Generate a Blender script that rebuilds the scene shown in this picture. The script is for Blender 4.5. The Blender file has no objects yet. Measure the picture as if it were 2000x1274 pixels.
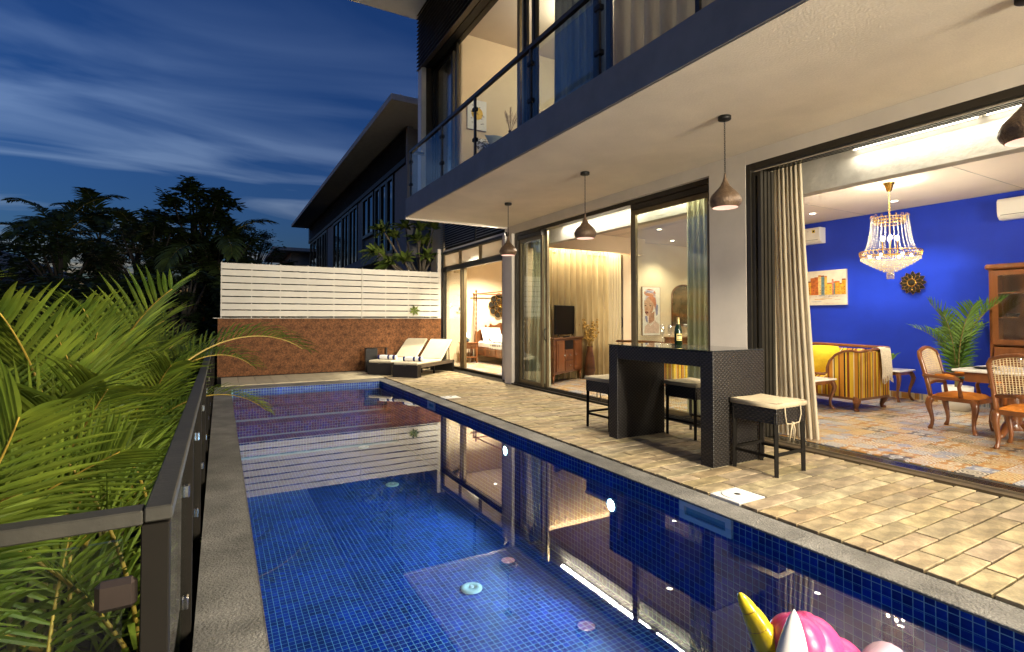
import bpy, bmesh, math, random
import numpy as np
from mathutils import Vector, Matrix, Euler
random.seed(7); R = math.radians; PI = math.pi
sc = bpy.context.scene; COL = sc.collection
# ---------------------------------------------------------------- camera
cam_d = bpy.data.cameras.new('camera'); cam = bpy.data.objects.new('camera', cam_d); COL.objects.link(cam)
cam.location = (0, 0, 1.4); cam.rotation_euler = (R(91.2), 0, R(-29.19))
cam_d.sensor_width = 36; cam_d.lens = 18.36; cam_d.shift_y = -0.0182; cam_d.clip_start = 0.05; cam_d.clip_end = 2000
sc.camera = cam
# ---------------------------------------------------------------- sky at dusk
SUN_EL, SUN_ROT = R(-1.0), R(-75)
w = bpy.data.worlds.new('World'); sc.world = w; w.use_nodes = True
nt = w.node_tree; nt.nodes.clear()
def N(t, **k):
    n = nt.nodes.new(t)
    for a, b in k.items(): setattr(n, a, b)
    return n
sky = N('ShaderNodeTexSky', sky_type='NISHITA', sun_disc=False, sun_elevation=SUN_EL, sun_rotation=SUN_ROT, altitude=0, air_density=1.0, dust_density=0.6, ozone_density=3.0)
tc = N('ShaderNodeTexCoord'); sp = N('ShaderNodeSeparateXYZ'); nt.links.new(tc.outputs['Generated'], sp.inputs[0])
zz = N('ShaderNodeMath', operation='MAXIMUM'); nt.links.new(sp.outputs[2], zz.inputs[0]); zz.inputs[1].default_value = 0.0
za = N('ShaderNodeMath', operation='ADD'); nt.links.new(zz.outputs[0], za.inputs[0]); za.inputs[1].default_value = 0.16
dx = N('ShaderNodeMath', operation='DIVIDE'); nt.links.new(sp.outputs[0], dx.inputs[0]); nt.links.new(za.outputs[0], dx.inputs[1])
dy = N('ShaderNodeMath', operation='DIVIDE'); nt.links.new(sp.outputs[1], dy.inputs[0]); nt.links.new(za.outputs[0], dy.inputs[1])
cb = N('ShaderNodeCombineXYZ'); nt.links.new(dx.outputs[0], cb.inputs[0]); nt.links.new(dy.outputs[0], cb.inputs[1])
mp = N('ShaderNodeMapping'); nt.links.new(cb.outputs[0], mp.inputs[0]); mp.inputs['Rotation'].default_value = (0, 0, R(-24)); mp.inputs['Scale'].default_value = (0.55, 1.35, 1); mp.inputs['Location'].default_value = (5.3, 1.7, 0)
nz = N('ShaderNodeTexNoise'); nz.inputs['Scale'].default_value = 1.25; nz.inputs['Detail'].default_value = 5; nz.inputs['Roughness'].default_value = 0.47; nz.inputs['Distortion'].default_value = 1.5
nt.links.new(mp.outputs[0], nz.inputs['Vector'])
rp = N('ShaderNodeValToRGB'); rp.color_ramp.elements[0].position = 0.455; rp.color_ramp.elements[0].color = (0, 0, 0, 1); rp.color_ramp.elements[1].position = 0.68; rp.color_ramp.elements[1].color = (1, 1, 1, 1)
nt.links.new(nz.outputs['Fac'], rp.inputs[0])
cm = N('ShaderNodeMath', operation='MULTIPLY'); nt.links.new(rp.outputs[0], cm.inputs[0])
hi = N('ShaderNodeMapRange'); nt.links.new(sp.outputs[2], hi.inputs[0]); hi.inputs[1].default_value = 0.22; hi.inputs[2].default_value = 0.60; hi.inputs[3].default_value = 1.0; hi.inputs[4].default_value = 0.15; nt.links.new(hi.outputs[0], cm.inputs[1])   # the high cloud thins out overhead
tint = N('ShaderNodeMixRGB', blend_type='MULTIPLY'); tint.inputs[0].default_value = 1; nt.links.new(sky.outputs[0], tint.inputs[1]); tint.inputs[2].default_value = (0.56, 1.0, 1.48, 1)
# thin high cloud takes the light of the sky behind it, greyer and a little brighter
cl = N('ShaderNodeMixRGB', blend_type='MIX'); nt.links.new(cm.outputs[0], cl.inputs[0]); nt.links.new(tint.outputs[0], cl.inputs[1])
cc = N('ShaderNodeMixRGB', blend_type='MULTIPLY'); cc.inputs[0].default_value = 1; nt.links.new(tint.outputs[0], cc.inputs[1]); cc.inputs[2].default_value = (6.2, 2.9, 1.75, 1)
nt.links.new(cc.outputs[0], cl.inputs[2])
bg = N('ShaderNodeBackground'); nt.links.new(cl.outputs[0], bg.inputs[0]); bg.inputs[1].default_value = 0.098
wo = N('ShaderNodeOutputWorld'); nt.links.new(bg.outputs[0], wo.inputs[0])
# the sun has set: only a trace of its afterglow is left
sd = bpy.data.lights.new('sun', 'SUN'); sd.energy = 0.02; sd.angle = R(12); sd.color = (0.75, 0.82, 1.0)
so = bpy.data.objects.new('sun', sd); COL.objects.link(so); so.rotation_euler = (R(84), 0, R(105))
sc.view_settings.view_transform = 'Standard'; sc.view_settings.look = 'None'; sc.view_settings.exposure = 2.3; sc.view_settings.gamma = 1.0; sc.view_settings.use_curve_mapping = False
sc.render.engine = 'CYCLES'
cy = sc.cycles; cy.use_denoising = True; cy.denoiser = 'OPENIMAGEDENOISE'; cy.max_bounces = 9; cy.diffuse_bounces = 4; cy.glossy_bounces = 4; cy.transmission_bounces = 6; cy.transparent_max_bounces = 14
cy.caustics_reflective = False; cy.caustics_refractive = False; cy.sample_clamp_indirect = 4.0; cy.use_light_tree = True; cy.blur_glossy = 0.5

# ---------------------------------------------------------------- helpers
def _mk(name):
    m = bpy.data.materials.new(name); m.use_nodes = True; t = m.node_tree; t.nodes.clear(); return m, t
class NT:
    def __init__(s, t): s.t = t
    def n(s, ty, ins=None, **k):
        x = s.t.nodes.new(ty)
        for a, b in k.items(): setattr(x, a, b)
        for a, b in (ins or {}).items():
            if isinstance(b, bpy.types.NodeSocket): s.t.links.new(b, x.inputs[a])
            else: x.inputs[a].default_value = b
        return x
    def ramp(s, fac, stops, interp='LINEAR'):
        r = s.n('ShaderNodeValToRGB', {0: fac}); cr = r.color_ramp; cr.interpolation = interp
        while len(cr.elements) < len(stops): cr.elements.new(0.5)
        for e, (p, c) in zip(cr.elements, stops): e.position = p; e.color = (*c, 1) if len(c) == 3 else c
        return r.outputs[0]
    def math(s, op, a, b=0.0, c=None):
        d = {0: a, 1: b}
        if c is not None: d[2] = c
        return s.n('ShaderNodeMath', d, operation=op).outputs[0]
def c4(c): return (c[0], c[1], c[2], 1)
def rnd_value(g):
    oi = g.n('ShaderNodeObjectInfo').outputs['Random']; ge = g.n('ShaderNodeNewGeometry').outputs['Random Per Island']
    return g.math('FRACT', g.math('ADD', oi, ge))
MATS = {}
def mat(name, col, rough=0.5, metal=0.0, var=0.12, scale=6.0, bump=0.0, bscale=40.0, rvar=0.0, col2=None, spec=0.5, coat=0.0, coords='Object', stretch=(1, 1, 1), detail=5, speck=0.0, sscale=160.0, stain=0.0, hvar=0.0):
    """principled surface: noise-mottled colour (col..col2), per-piece value change, fine bump"""
    m, t = _mk(name); g = NT(t)
    v = g.n('ShaderNodeTexCoord').outputs[coords]
    v = g.n('ShaderNodeMapping', {0: v, 'Scale': stretch}).outputs[0]
    nz = g.n('ShaderNodeTexNoise', {'Vector': v, 'Scale': scale, 'Detail': detail, 'Roughness': 0.6}).outputs['Fac']
    c2 = col2 or tuple(max(0, x * (1 - 2.2 * var)) for x in col); c1 = tuple(min(1, x * (1 + var * 0.6)) for x in col)
    base = g.ramp(nz, [(0.3, c2), (0.7, c1)])
    if speck:
        sn_ = g.n('ShaderNodeTexNoise', {'Vector': v, 'Scale': sscale, 'Detail': 3, 'Roughness': .7}).outputs['Fac']
        base = g.n('ShaderNodeMixRGB', {0: 1.0, 1: base, 2: g.ramp(sn_, [(.3, (1 - speck,) * 3), (.7, (1 + speck,) * 3)])}, blend_type='MULTIPLY').outputs[0]
    if stain:
        s2 = g.n('ShaderNodeTexNoise', {'Vector': g.n('ShaderNodeTexCoord').outputs['Object'], 'Scale': .9, 'Detail': 6, 'Distortion': 1.2}).outputs['Fac']
        base = g.n('ShaderNodeMixRGB', {0: 1.0, 1: base, 2: g.ramp(s2, [(.38, (1 - stain,) * 3), (.6, (1.0,) * 3)])}, blend_type='MULTIPLY').outputs[0]
    if rvar:
        k = g.math('ADD', g.math('MULTIPLY', rnd_value(g), 2 * rvar), 1 - rvar)
        hs = g.n('ShaderNodeHueSaturation', {'Color': base, 'Value': k, 'Hue': g.math('ADD', g.math('MULTIPLY', g.math('FRACT', g.math('MULTIPLY', k, 37.7)), hvar), .5 - hvar / 2), 'Saturation': g.math('ADD', g.math('MULTIPLY', g.math('FRACT', g.math('MULTIPLY', k, 91.3)), hvar * 10), 1 - hvar * 7)}); base = hs.outputs[0]
    p = g.n('ShaderNodeBsdfPrincipled', {'Base Color': base, 'Roughness': rough, 'Metallic': metal, 'Specular IOR Level': spec, 'Coat Weight': coat})
    if bump:
        bn = g.n('ShaderNodeTexNoise', {'Vector': v, 'Scale': bscale, 'Detail': 4}).outputs['Fac']
        t.links.new(g.n('ShaderNodeBump', {'Strength': bump, 'Distance': 0.01, 'Height': bn}).outputs[0], p.inputs['Normal'])
    o = g.n('ShaderNodeOutputMaterial', {0: p.outputs[0]})
    MATS[name] = m; return m
def emis(name, col, s, base=(0.8, 0.8, 0.8)):
    m, t = _mk(name); g = NT(t)
    p = g.n('ShaderNodeBsdfPrincipled', {'Base Color': c4(base), 'Roughness': 0.4, 'Emission Color': c4(col), 'Emission Strength': s})
    g.n('ShaderNodeOutputMaterial', {0: p.outputs[0]}); return m
def glassy(name, tint=(0.96, 0.98, 0.97), ior=1.45, rough=0.0, refl=1.0, body=None, bodyf=0.0):
    """thin pane: lets light straight through and mirrors by Fresnel"""
    m, t = _mk(name); g = NT(t)
    bf = g.n('ShaderNodeNewGeometry').outputs['Backfacing']
    fr = g.math('MULTIPLY', g.n('ShaderNodeFresnel', {'IOR': g.math('ADD', ior, g.math('MULTIPLY', bf, 1 / ior - ior))}).outputs[0], refl)
    tr = g.n('ShaderNodeBsdfTransparent', {0: c4(tint)}).outputs[0]
    if body:
        tr = g.n('ShaderNodeMixShader', {0: bodyf, 1: tr, 2: g.n('ShaderNodeBsdfDiffuse', {0: c4(body)}).outputs[0]}).outputs[0]
    gl = g.n('ShaderNodeBsdfGlossy', {'Color': (1, 1, 1, 1), 'Roughness': rough}).outputs[0]
    g.n('ShaderNodeOutputMaterial', {0: g.n('ShaderNodeMixShader', {0: fr, 1: tr, 2: gl}).outputs[0]}); return m
def leafmat(name, c1, c2, trans=0.35, rough=0.55, scale=3.0):
    m, t = _mk(name); g = NT(t)
    v = g.n('ShaderNodeTexCoord').outputs['Object']
    nz = g.n('ShaderNodeTexNoise', {'Vector': v, 'Scale': scale, 'Detail': 3}).outputs['Fac']
    base = g.ramp(nz, [(0.3, c1), (0.72, c2)])
    base = g.n('ShaderNodeHueSaturation', {'Color': base, 'Value': g.math('ADD', g.math('MULTIPLY', rnd_value(g), 0.7), 0.65)}).outputs[0]
    p = g.n('ShaderNodeBsdfPrincipled', {'Base Color': base, 'Roughness': rough, 'Specular IOR Level': 0.3}).outputs[0]
    tl = g.n('ShaderNodeBsdfTranslucent', {0: base}).outputs[0]
    g.n('ShaderNodeOutputMaterial', {0: g.n('ShaderNodeMixShader', {0: trans, 1: p, 2: tl}).outputs[0]}); return m

def clothmat(name, col, trans):
    m, t = _mk(name); g = NT(t); v = g.n('ShaderNodeMapping', {0: g.n('ShaderNodeTexCoord').outputs['Object'], 'Scale': (1, 1, .25)}).outputs[0]
    nz = g.n('ShaderNodeTexNoise', {'Vector': v, 'Scale': 9.0, 'Detail': 5}).outputs['Fac']; base = g.ramp(nz, [(.3, tuple(x * .78 for x in col)), (.7, col)])
    p = g.n('ShaderNodeBsdfPrincipled', {'Base Color': base, 'Roughness': .85, 'Specular IOR Level': .2}).outputs[0]
    g.n('ShaderNodeOutputMaterial', {0: g.n('ShaderNodeMixShader', {0: trans, 1: p, 2: g.n('ShaderNodeBsdfTranslucent', {0: base}).outputs[0]}).outputs[0]}); return m
class MB:
    def __init__(s): s.v = []; s.f = []; s.mi = []; s.sm = []
    def add(s, vs, fs, mi=0, smooth=False):
        k = len(s.v); s.v += [tuple(x) for x in vs]
        for f in fs: s.f.append(tuple(i + k for i in f)); s.mi.append(mi); s.sm.append(smooth)
        return s
    def box(s, c, d, mi=0, rz=0.0, bev=0.0, M=None):
        hx, hy, hz = d[0] / 2, d[1] / 2, d[2] / 2
        if bev <= 0:
            vs = [(x, y, z) for z in (-hz, hz) for y in (-hy, hy) for x in (-hx, hx)]
            fs = [(0, 2, 3, 1), (4, 5, 7, 6), (0, 1, 5, 4), (2, 6, 7, 3), (0, 4, 6, 2), (1, 3, 7, 5)]
        else:
            b = min(bev, hx * .9, hy * .9, hz * .9); vs = []; idx = {}
            for sx in (-1, 1):
                for sy in (-1, 1):
                    for sz in (-1, 1):
                        for ax in range(3):
                            p = [sx * (hx - b), sy * (hy - b), sz * (hz - b)]; h = (hx, hy, hz)
                            p[ax] = (sx, sy, sz)[ax] * h[ax]; idx[(sx, sy, sz, ax)] = len(vs); vs.append(tuple(p))
            fs = []
            def q(*a): fs.append(tuple(idx[x] for x in a))
            for a in range(3):
                o = [i for i in range(3) if i != a]
                for sg in (-1, 1):
                    def key(u, v, ax):
                        k = [0, 0, 0]; k[a] = sg; k[o[0]] = u; k[o[1]] = v; return (*k, ax)
                    q(key(-1, -1, a), key(1, -1, a), key(1, 1, a), key(-1, 1, a))
                for u in (-1, 1):
                    for v in (-1, 1):
                        def key2(sg, ax):
                            k = [0, 0, 0]; k[a] = sg; k[o[0]] = u; k[o[1]] = v; return (*k, ax)
                        q(key2(-1, o[0]), key2(1, o[0]), key2(1, o[1]), key2(-1, o[1]))
            for sx in (-1, 1):
                for sy in (-1, 1):
                    for sz in (-1, 1): q((sx, sy, sz, 0), (sx, sy, sz, 1), (sx, sy, sz, 2))
            # orient outward
            ff = []
            for f in fs:
                P = [Vector(vs[i]) for i in f]; n = (P[1] - P[0]).cross(P[2] - P[0])
                cen = sum(P, Vector()) / len(P); ff.append(f if n.dot(cen) > 0 else tuple(reversed(f)))
            fs = ff
        cs, sn = math.cos(rz), math.sin(rz)
        if M is not None: out = [tuple(M @ Vector(p) + Vector(c)) for p in vs]
        else: out = [(c[0] + x * cs - y * sn, c[1] + x * sn + y * cs, c[2] + z) for x, y, z in vs]
        return s.add(out, fs, mi)
    def span(s, a, b, mi=0, bev=0.0):
        return s.box([(a[i] + b[i]) / 2 for i in range(3)], [abs(b[i] - a[i]) for i in range(3)], mi, 0, bev)
    def tube(s, pts, rad, n=8, mi=0, caps=True, sq=None, smooth=True):
        pts = [Vector(p) for p in pts]; k = len(pts)
        if not hasattr(rad, '__len__'): rad = [rad] * k
        up = Vector((0, 0, 1)); t0 = (pts[1] - pts[0]).normalized()
        u = t0.orthogonal().normalized() if abs(t0.z) > .9 else t0.cross(up).normalized()
        vs = []; fs = []
        for i, p in enumerate(pts):
            t = (pts[min(i + 1, k - 1)] - pts[max(i - 1, 0)]).normalized()
            u = (u - t * u.dot(t)).normalized(); v = t.cross(u)
            for j in range(n):
                a = 2 * PI * (j + (0.5 if n == 4 else 0)) / n; sx, sy = (sq or (1, 1))
                vs.append(p + u * math.cos(a) * rad[i] * sx + v * math.sin(a) * rad[i] * sy)
        for i in range(k - 1):
            for j in range(n): fs.append((i * n + j, i * n + (j + 1) % n, (i + 1) * n + (j + 1) % n, (i + 1) * n + j))
        if caps: fs.append(tuple(reversed(range(n)))); fs.append(tuple(range((k - 1) * n, k * n)))
        return s.add(vs, fs, mi, smooth and n > 4)
    def lathe(s, prof, c=(0, 0, 0), n=24, mi=0, smooth=True):
        vs = []; fs = []; k = len(prof)
        for r, z in prof:
            for j in range(n):
                a = 2 * PI * j / n; vs.append((c[0] + r * math.cos(a), c[1] + r * math.sin(a), c[2] + z))
        for i in range(k - 1):
            for j in range(n): fs.append((i * n + j, i * n + (j + 1) % n, (i + 1) * n + (j + 1) % n, (i + 1) * n + j))
        return s.add(vs, fs, mi, smooth)
    def disc(s, c, r, n=20, mi=0, nrm=(0, 0, 1)):
        nv = Vector(nrm).normalized(); u = nv.orthogonal().normalized(); v = nv.cross(u); c = Vector(c)
        return s.add([c + u * r * math.cos(2 * PI * j / n) + v * r * math.sin(2 * PI * j / n) for j in range(n)], [tuple(range(n))], mi)
    def prism(s, poly, ax, a, b, mi=0):
        """poly of 2-D points extruded along axis ax from a to b"""
        def P(p, h):
            q = list(p); q.insert(ax, h); return tuple(q)
        n = len(poly); vs = [P(p, a) for p in poly] + [P(p, b) for p in poly]
        fs = [tuple(reversed(range(n))), tuple(range(n, 2 * n))] + [(i, (i + 1) % n, n + (i + 1) % n, n + i) for i in range(n)]
        if ax == 1: fs = [tuple(reversed(f)) for f in fs]
        return s.add(vs, fs, mi)
    def grid(s, rows, mi=0, smooth=True, closed=False):
        h = len(rows); wd = len(rows[0]); vs = [p for r in rows for p in r]; fs = []
        for i in range(h - 1):
            for j in range(wd - (0 if closed else 1)):
                fs.append((i * wd + j, i * wd + (j + 1) % wd, (i + 1) * wd + (j + 1) % wd, (i + 1) * wd + j))
        return s.add(vs, fs, mi, smooth)
    def ball(s, c, r, n=8, m=6, mi=0, sc3=(1, 1, 1)):
        rows = []
        for i in range(m + 1):
            th = PI * i / m
            rows.append([(c[0] + r * sc3[0] * math.sin(th) * math.cos(2 * PI * j / n), c[1] + r * sc3[1] * math.sin(th) * math.sin(2 * PI * j / n), c[2] - r * sc3[2] * math.cos(th)) for j in range(n)])
        return s.grid(rows, mi, True, True)
    def mesh(s, name, mats):
        me = bpy.data.meshes.new(name); me.from_pydata(s.v, [], s.f)
        if not isinstance(mats, (list, tuple)): mats = [mats]
        for m in mats: me.materials.append(m)
        if len(mats) > 1: me.polygons.foreach_set('material_index', s.mi)
        me.polygons.foreach_set('use_smooth', s.sm); me.update(); return me
    def build(s, name, mats, parent=None, world=False, sub=0, bevel=0):
        if world and parent is not None:
            o = wloc(parent); s.v = [(x - o.x, y - o.y, z - o.z) for x, y, z in s.v]
        ob = bpy.data.objects.new(name, s.mesh(name, mats)); COL.objects.link(ob)
        if parent is not None: ob.parent = parent
        if bevel:
            b = ob.modifiers.new('bevel', 'BEVEL'); b.width = bevel; b.segments = 2; b.limit_method = 'ANGLE'
        if sub:
            b = ob.modifiers.new('sub', 'SUBSURF'); b.levels = sub; b.render_levels = sub
        return ob
def wloc(o):
    v = Vector(o.location)
    while o.parent is not None: o = o.parent; v = v + Vector(o.location)
    return v
def tag(o, label=None, cat=None, group=None, kind=None):
    if label: o['label'] = label
    if cat: o['category'] = cat
    if group: o['group'] = group
    if kind: o['kind'] = kind
    return o
def thing(name, label, cat, loc=(0, 0, 0), rz=0.0, group=None):
    o = bpy.data.objects.new(name, None); COL.objects.link(o); o.location = loc; o.rotation_euler = (0, 0, rz); o.empty_display_size = .1
    return tag(o, label, cat, group)
def inst(name, me, parent=None, loc=(0, 0, 0), rot=(0, 0, 0), scl=(1, 1, 1)):
    o = bpy.data.objects.new(name, me); COL.objects.link(o); o.location = loc; o.rotation_euler = rot; o.scale = scl
    if parent is not None: o.parent = parent
    return o
def copy_tree(o, parent=None):
    c = o.copy(); COL.objects.link(c); c.parent = parent
    for ch in [x for x in bpy.data.objects if x.parent == o]: copy_tree(ch, c)
    return c
def lamp(name, kind, energy, loc, parent=None, col=(1, .78, .5), rot=(0, 0, 0), size=.1, size_y=None, spot=None, blend=.6, gloss=True):
    l = bpy.data.lights.new(name, kind); l.energy = energy; l.color = col
    if kind == 'AREA':
        l.size = size
        if size_y: l.shape = 'RECTANGLE'; l.size_y = size_y
    else: l.shadow_soft_size = size
    if kind == 'SPOT': l.spot_size = spot or R(110); l.spot_blend = blend
    o = bpy.data.objects.new(name, l); COL.objects.link(o); o.location = loc; o.rotation_euler = rot; o.visible_glossy = gloss
    if parent is not None: o.parent = parent
    return o
# ---------------------------------------------------------------- materials
WARM = (1.0, 0.89, 0.70); WARM2 = (1.0, 0.91, 0.73)
M = dict(
    soffit=mat('soffit_plaster', (0.72, 0.64, 0.515), 0.85, var=.05, scale=1.6, bump=.22, bscale=55, detail=9, speck=.07, sscale=70, stain=.05),
    fascia=mat('fascia_paint', (0.235, 0.225, 0.215), 0.6, var=.10, scale=2),
    wallext=mat('pier_paint', (0.60, 0.54, 0.46), 0.75, var=.05, scale=2, bump=.06, bscale=60),
    tan=mat('tan_wall_paint', (0.66, 0.53, 0.35), 0.8, var=.04, scale=1.5, bump=.04, bscale=80),
    cream=mat('cream_ceiling_paint', (0.74, 0.66, 0.55), 0.8, var=.03, scale=1.5),
    blue=mat('cobalt_wall_paint', (0.012, 0.045, 0.52), 0.55, var=.08, scale=1.2, bump=.05, bscale=60),
    white=mat('white_paint', (0.76, 0.74, 0.70), 0.6, var=.04, scale=3),
    dark=mat('dark_bronze_aluminium', (0.035, 0.030, 0.022), 0.38, metal=.35, var=.1, scale=8),
    bronze=mat('bronze_aluminium', (0.20, 0.155, 0.085), 0.35, metal=.6, var=.08, scale=8),
    black=mat('black_steel', (0.010, 0.009, 0.008), 0.5, spec=.25, metal=.0, var=.1, scale=8),
    louvre=mat('dark_louvre', (0.10, 0.08, 0.058), 0.45, metal=.2, var=.12, scale=5),
    railtop=mat('painted_rail', (0.040, 0.036, 0.026), 0.55, var=.18, scale=7, bump=.12, bscale=50),
    coping=mat('grey_cement_coping', (0.23, 0.218, 0.195), 0.72, var=.22, scale=3.2, bump=1.0, bscale=75, detail=9, speck=.34, sscale=95, stain=.28),
    louvre2=mat('grey_louvre', (0.26, 0.25, 0.22), 0.45, metal=.2, var=.1, scale=5),
    joint=mat('dark_joint', (0.03, 0.026, 0.02), 0.9, var=.1),
    wood=mat('polished_teak', (0.22, 0.075, 0.022), 0.32, var=.28, scale=4, coat=.3, stretch=(1, 1, .12)),
    wood2=mat('dark_walnut', (0.16, 0.062, 0.022), 0.35, var=.3, scale=5, coat=.25, stretch=(.15, 1, 1)),
    gold=mat('polished_brass', (0.80, 0.52, 0.14), 0.22, metal=1, var=.05),
    marble=mat('white_marble', (0.74, 0.70, 0.63), 0.2, var=.08, scale=5, detail=9),
    velvet=mat('orange_velvet', (0.52, 0.17, 0.02), 0.75, var=.14, scale=12),
    yellow=mat('yellow_cushion', (0.66, 0.47, 0.03), 0.85, var=.08, scale=14),
    cane=mat('woven_cane', (0.60, 0.46, 0.26), 0.6, var=.1, scale=20),
    linen=mat('white_linen', (0.78, 0.76, 0.72), 0.9, var=.03, scale=5),
    throw=mat('cream_knit', (0.68, 0.58, 0.42), 0.95, var=.15, scale=50, bump=.6, bscale=120),
    curtain=clothmat('beige_curtain', (0.66, 0.57, 0.41), 0.3),
    curtgold=clothmat('gold_curtain', (0.56, 0.43, 0.22), 0.15),
    curtgreen=clothmat('olive_curtain', (0.56, 0.55, 0.38), .4),
    curtgrey=clothmat('slate_curtain', (0.24, 0.28, 0.30), 0.2),
    cushion=mat('beige_seat_pad', (0.45, 0.37, 0.24), 0.9, var=.05, scale=20, bump=.15, bscale=300),
    plastic=mat('white_plastic', (0.78, 0.76, 0.70), 0.35, var=.02),
    screen=mat('tv_screen', (0.004, 0.004, 0.005), 0.3, var=0, spec=.08),
    postblack=mat('matt_black_paint', (0.012, 0.010, 0.0075), 0.7, spec=.1, var=.1),
    darkbark=mat('dark_bark', (0.03, 0.025, 0.02), 0.95, var=.2),
    bark=mat('grey_bark', (0.13, 0.105, 0.075), 0.9, var=.25, scale=10, bump=.5, bscale=30),
    stem=mat('palm_stem', (0.24, 0.20, 0.06), 0.6, var=.25, scale=6),
    rachis=mat('palm_rachis', (0.42, 0.28, 0.04), 0.5, var=.2, scale=5),
    soil=mat('garden_soil', (0.03, 0.025, 0.016), 0.95, var=.3, scale=3, bump=.6, bscale=12),
    copper=mat('hammered_copper_shade', (0.15, 0.095, 0.055), 0.36, metal=.35, var=.2, scale=25, bump=.9, bscale=70),
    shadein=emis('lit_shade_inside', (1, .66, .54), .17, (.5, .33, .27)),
    pipe=mat('chrome', (0.6, 0.6, 0.58), 0.2, metal=1, var=.03),
)
GL = dict(
    pane=glassy('window_glass', (.95, .97, .95), 1.5),
    rail=glassy('railing_glass', (.92, .96, .94), 1.4, refl=.7),
    dusk=glassy('dusk_window_glass', (.12, .14, .16), 3.2),
    tint=glassy('tinted_glass', (.55, .62, .66), 1.7),
    clear=glassy('clear_crystal', (.93, .93, .92), 1.9, refl=1.3),
    frost=None, water=None)
# ---------------------------------------------------------------- special surfaces
def _water():
    m, t = _mk('pool_water'); g = NT(t)
    v = g.n('ShaderNodeTexCoord').outputs['Object']
    nz = g.n('ShaderNodeTexNoise', {'Vector': v, 'Scale': 2.2, 'Detail': 3}).outputs['Fac']
    b = g.n('ShaderNodeBump', {'Strength': .010, 'Distance': .02, 'Height': nz}).outputs[0]
    bf = g.n('ShaderNodeNewGeometry').outputs['Backfacing']
    fr = g.n('ShaderNodeFresnel', {'IOR': g.math('ADD', 2.2, g.math('MULTIPLY', bf, 1 / 2.2 - 2.2)), 'Normal': b}).outputs[0]
    tr = g.n('ShaderNodeBsdfTransparent', {0: (.55, .75, .93, 1)}).outputs[0]
    gl = g.n('ShaderNodeBsdfGlossy', {'Color': (.95, .96, 1, 1), 'Roughness': 0.0, 'Normal': b}).outputs[0]
    g.n('ShaderNodeOutputMaterial', {0: g.n('ShaderNodeMixShader', {0: fr, 1: tr, 2: gl}).outputs[0]}); return m
GL['water'] = _water()
def _frost():
    m, t = _mk('frosted_glass'); g = NT(t)
    a = g.n('ShaderNodeMixShader', {0: .12, 1: g.n('ShaderNodeBsdfTranslucent', {0: (.85, .85, .82, 1)}).outputs[0], 2: g.n('ShaderNodeBsdfDiffuse', {0: (.8, .8, .77, 1)}).outputs[0]}).outputs[0]
    g.n('ShaderNodeOutputMaterial', {0: a}); return m
GL['frost'] = _frost()
M['mosaic'] = mat('blue_glass_mosaic', (0.003, 0.038, 0.33), 0.4, var=.25, scale=3, rvar=.42, spec=.25)
M['grout'] = mat('pale_grout', (0.30, 0.52, 0.60), 0.8, var=.1)
M['stone'] = mat('tan_sandstone', (0.40, 0.31, 0.175), 0.62, var=.30, scale=6, bump=.6, bscale=26, rvar=.17, hvar=.02, speck=.16, sscale=70, detail=9)
M['creamtile'] = mat('cream_paving', (0.55, 0.47, 0.31), 0.7, var=.08, scale=4, rvar=.06, bump=.2, bscale=60)
M['laterite'] = mat('laterite_stone', (0.25, 0.102, 0.036), 0.9, var=.40, scale=6, bump=1.0, bscale=30, rvar=.05, col2=(0.10, 0.042, 0.018), detail=10, speck=.75, sscale=16, stain=.45)
M['slat'] = mat('off_white_slat', (0.62, 0.58, 0.49), 0.55, var=.04, scale=2, rvar=.05)
def _wicker():
    m, t = _mk('dark_wicker'); g = NT(t)
    v = g.n('ShaderNodeTexCoord').outputs['Object']; s = g.n('ShaderNodeSeparateXYZ', {0: v})
    a = g.math('ADD', s.outputs[0], s.outputs[1])
    row = g.math('FLOOR', g.math('DIVIDE', s.outputs[2], .019))
    ph = g.math('MULTIPLY', g.math('MODULO', row, 2.0), PI)
    k = g.math('SINE', g.math('ADD', g.math('MULTIPLY', a, 2 * PI / .052), ph))
    zc = g.math('SINE', g.math('MULTIPLY', s.outputs[2], PI / .019))
    h = g.math('MULTIPLY', g.math('ADD', g.math('MULTIPLY', k, .5), .5), g.math('ABSOLUTE', zc))
    base = g.ramp(h, [(0.05, (0.006, 0.005, 0.004)), (0.55, (0.014, 0.011, 0.009)), (0.95, (0.042, 0.035, 0.028))])  # highlights put into the colour: strand crowns lighter, weave gaps darker
    b = g.n('ShaderNodeBump', {'Strength': .8, 'Distance': .006, 'Height': h}).outputs[0]
    p = g.n('ShaderNodeBsdfPrincipled', {'Base Color': base, 'Roughness': .42, 'Normal': b}).outputs[0]
    g.n('ShaderNodeOutputMaterial', {0: p}); return m
M['wicker'] = _wicker()
def _stripes():
    m, t = _mk('striped_upholstery'); g = NT(t)
    v = g.n('ShaderNodeTexCoord').outputs['Object']; s = g.n('ShaderNodeSeparateXYZ', {0: v})
    a = g.math('FRACT', g.math('DIVIDE', g.math('ADD', g.math('ADD', s.outputs[0], s.outputs[1]), 10.0), .50))
    Y, O, K, W_, B = (.66, .42, .03), (.52, .22, .02), (.012, .01, .008), (.68, .56, .33), (.22, .055, .012)
    st = [(0, Y), (.10, K), (.125, O), (.22, W_), (.25, Y), (.36, B), (.43, Y), (.48, K), (.52, O), (.64, B), (.68, Y), (.79, K), (.82, W_), (.85, O), (.95, B)]
    base = g.ramp(a, st, 'CONSTANT')
    p = g.n('ShaderNodeBsdfPrincipled', {'Base Color': base, 'Roughness': .8}).outputs[0]
    g.n('ShaderNodeOutputMaterial', {0: p}); return m
M['stripe'] = _stripes()
TS = 0.2
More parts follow.
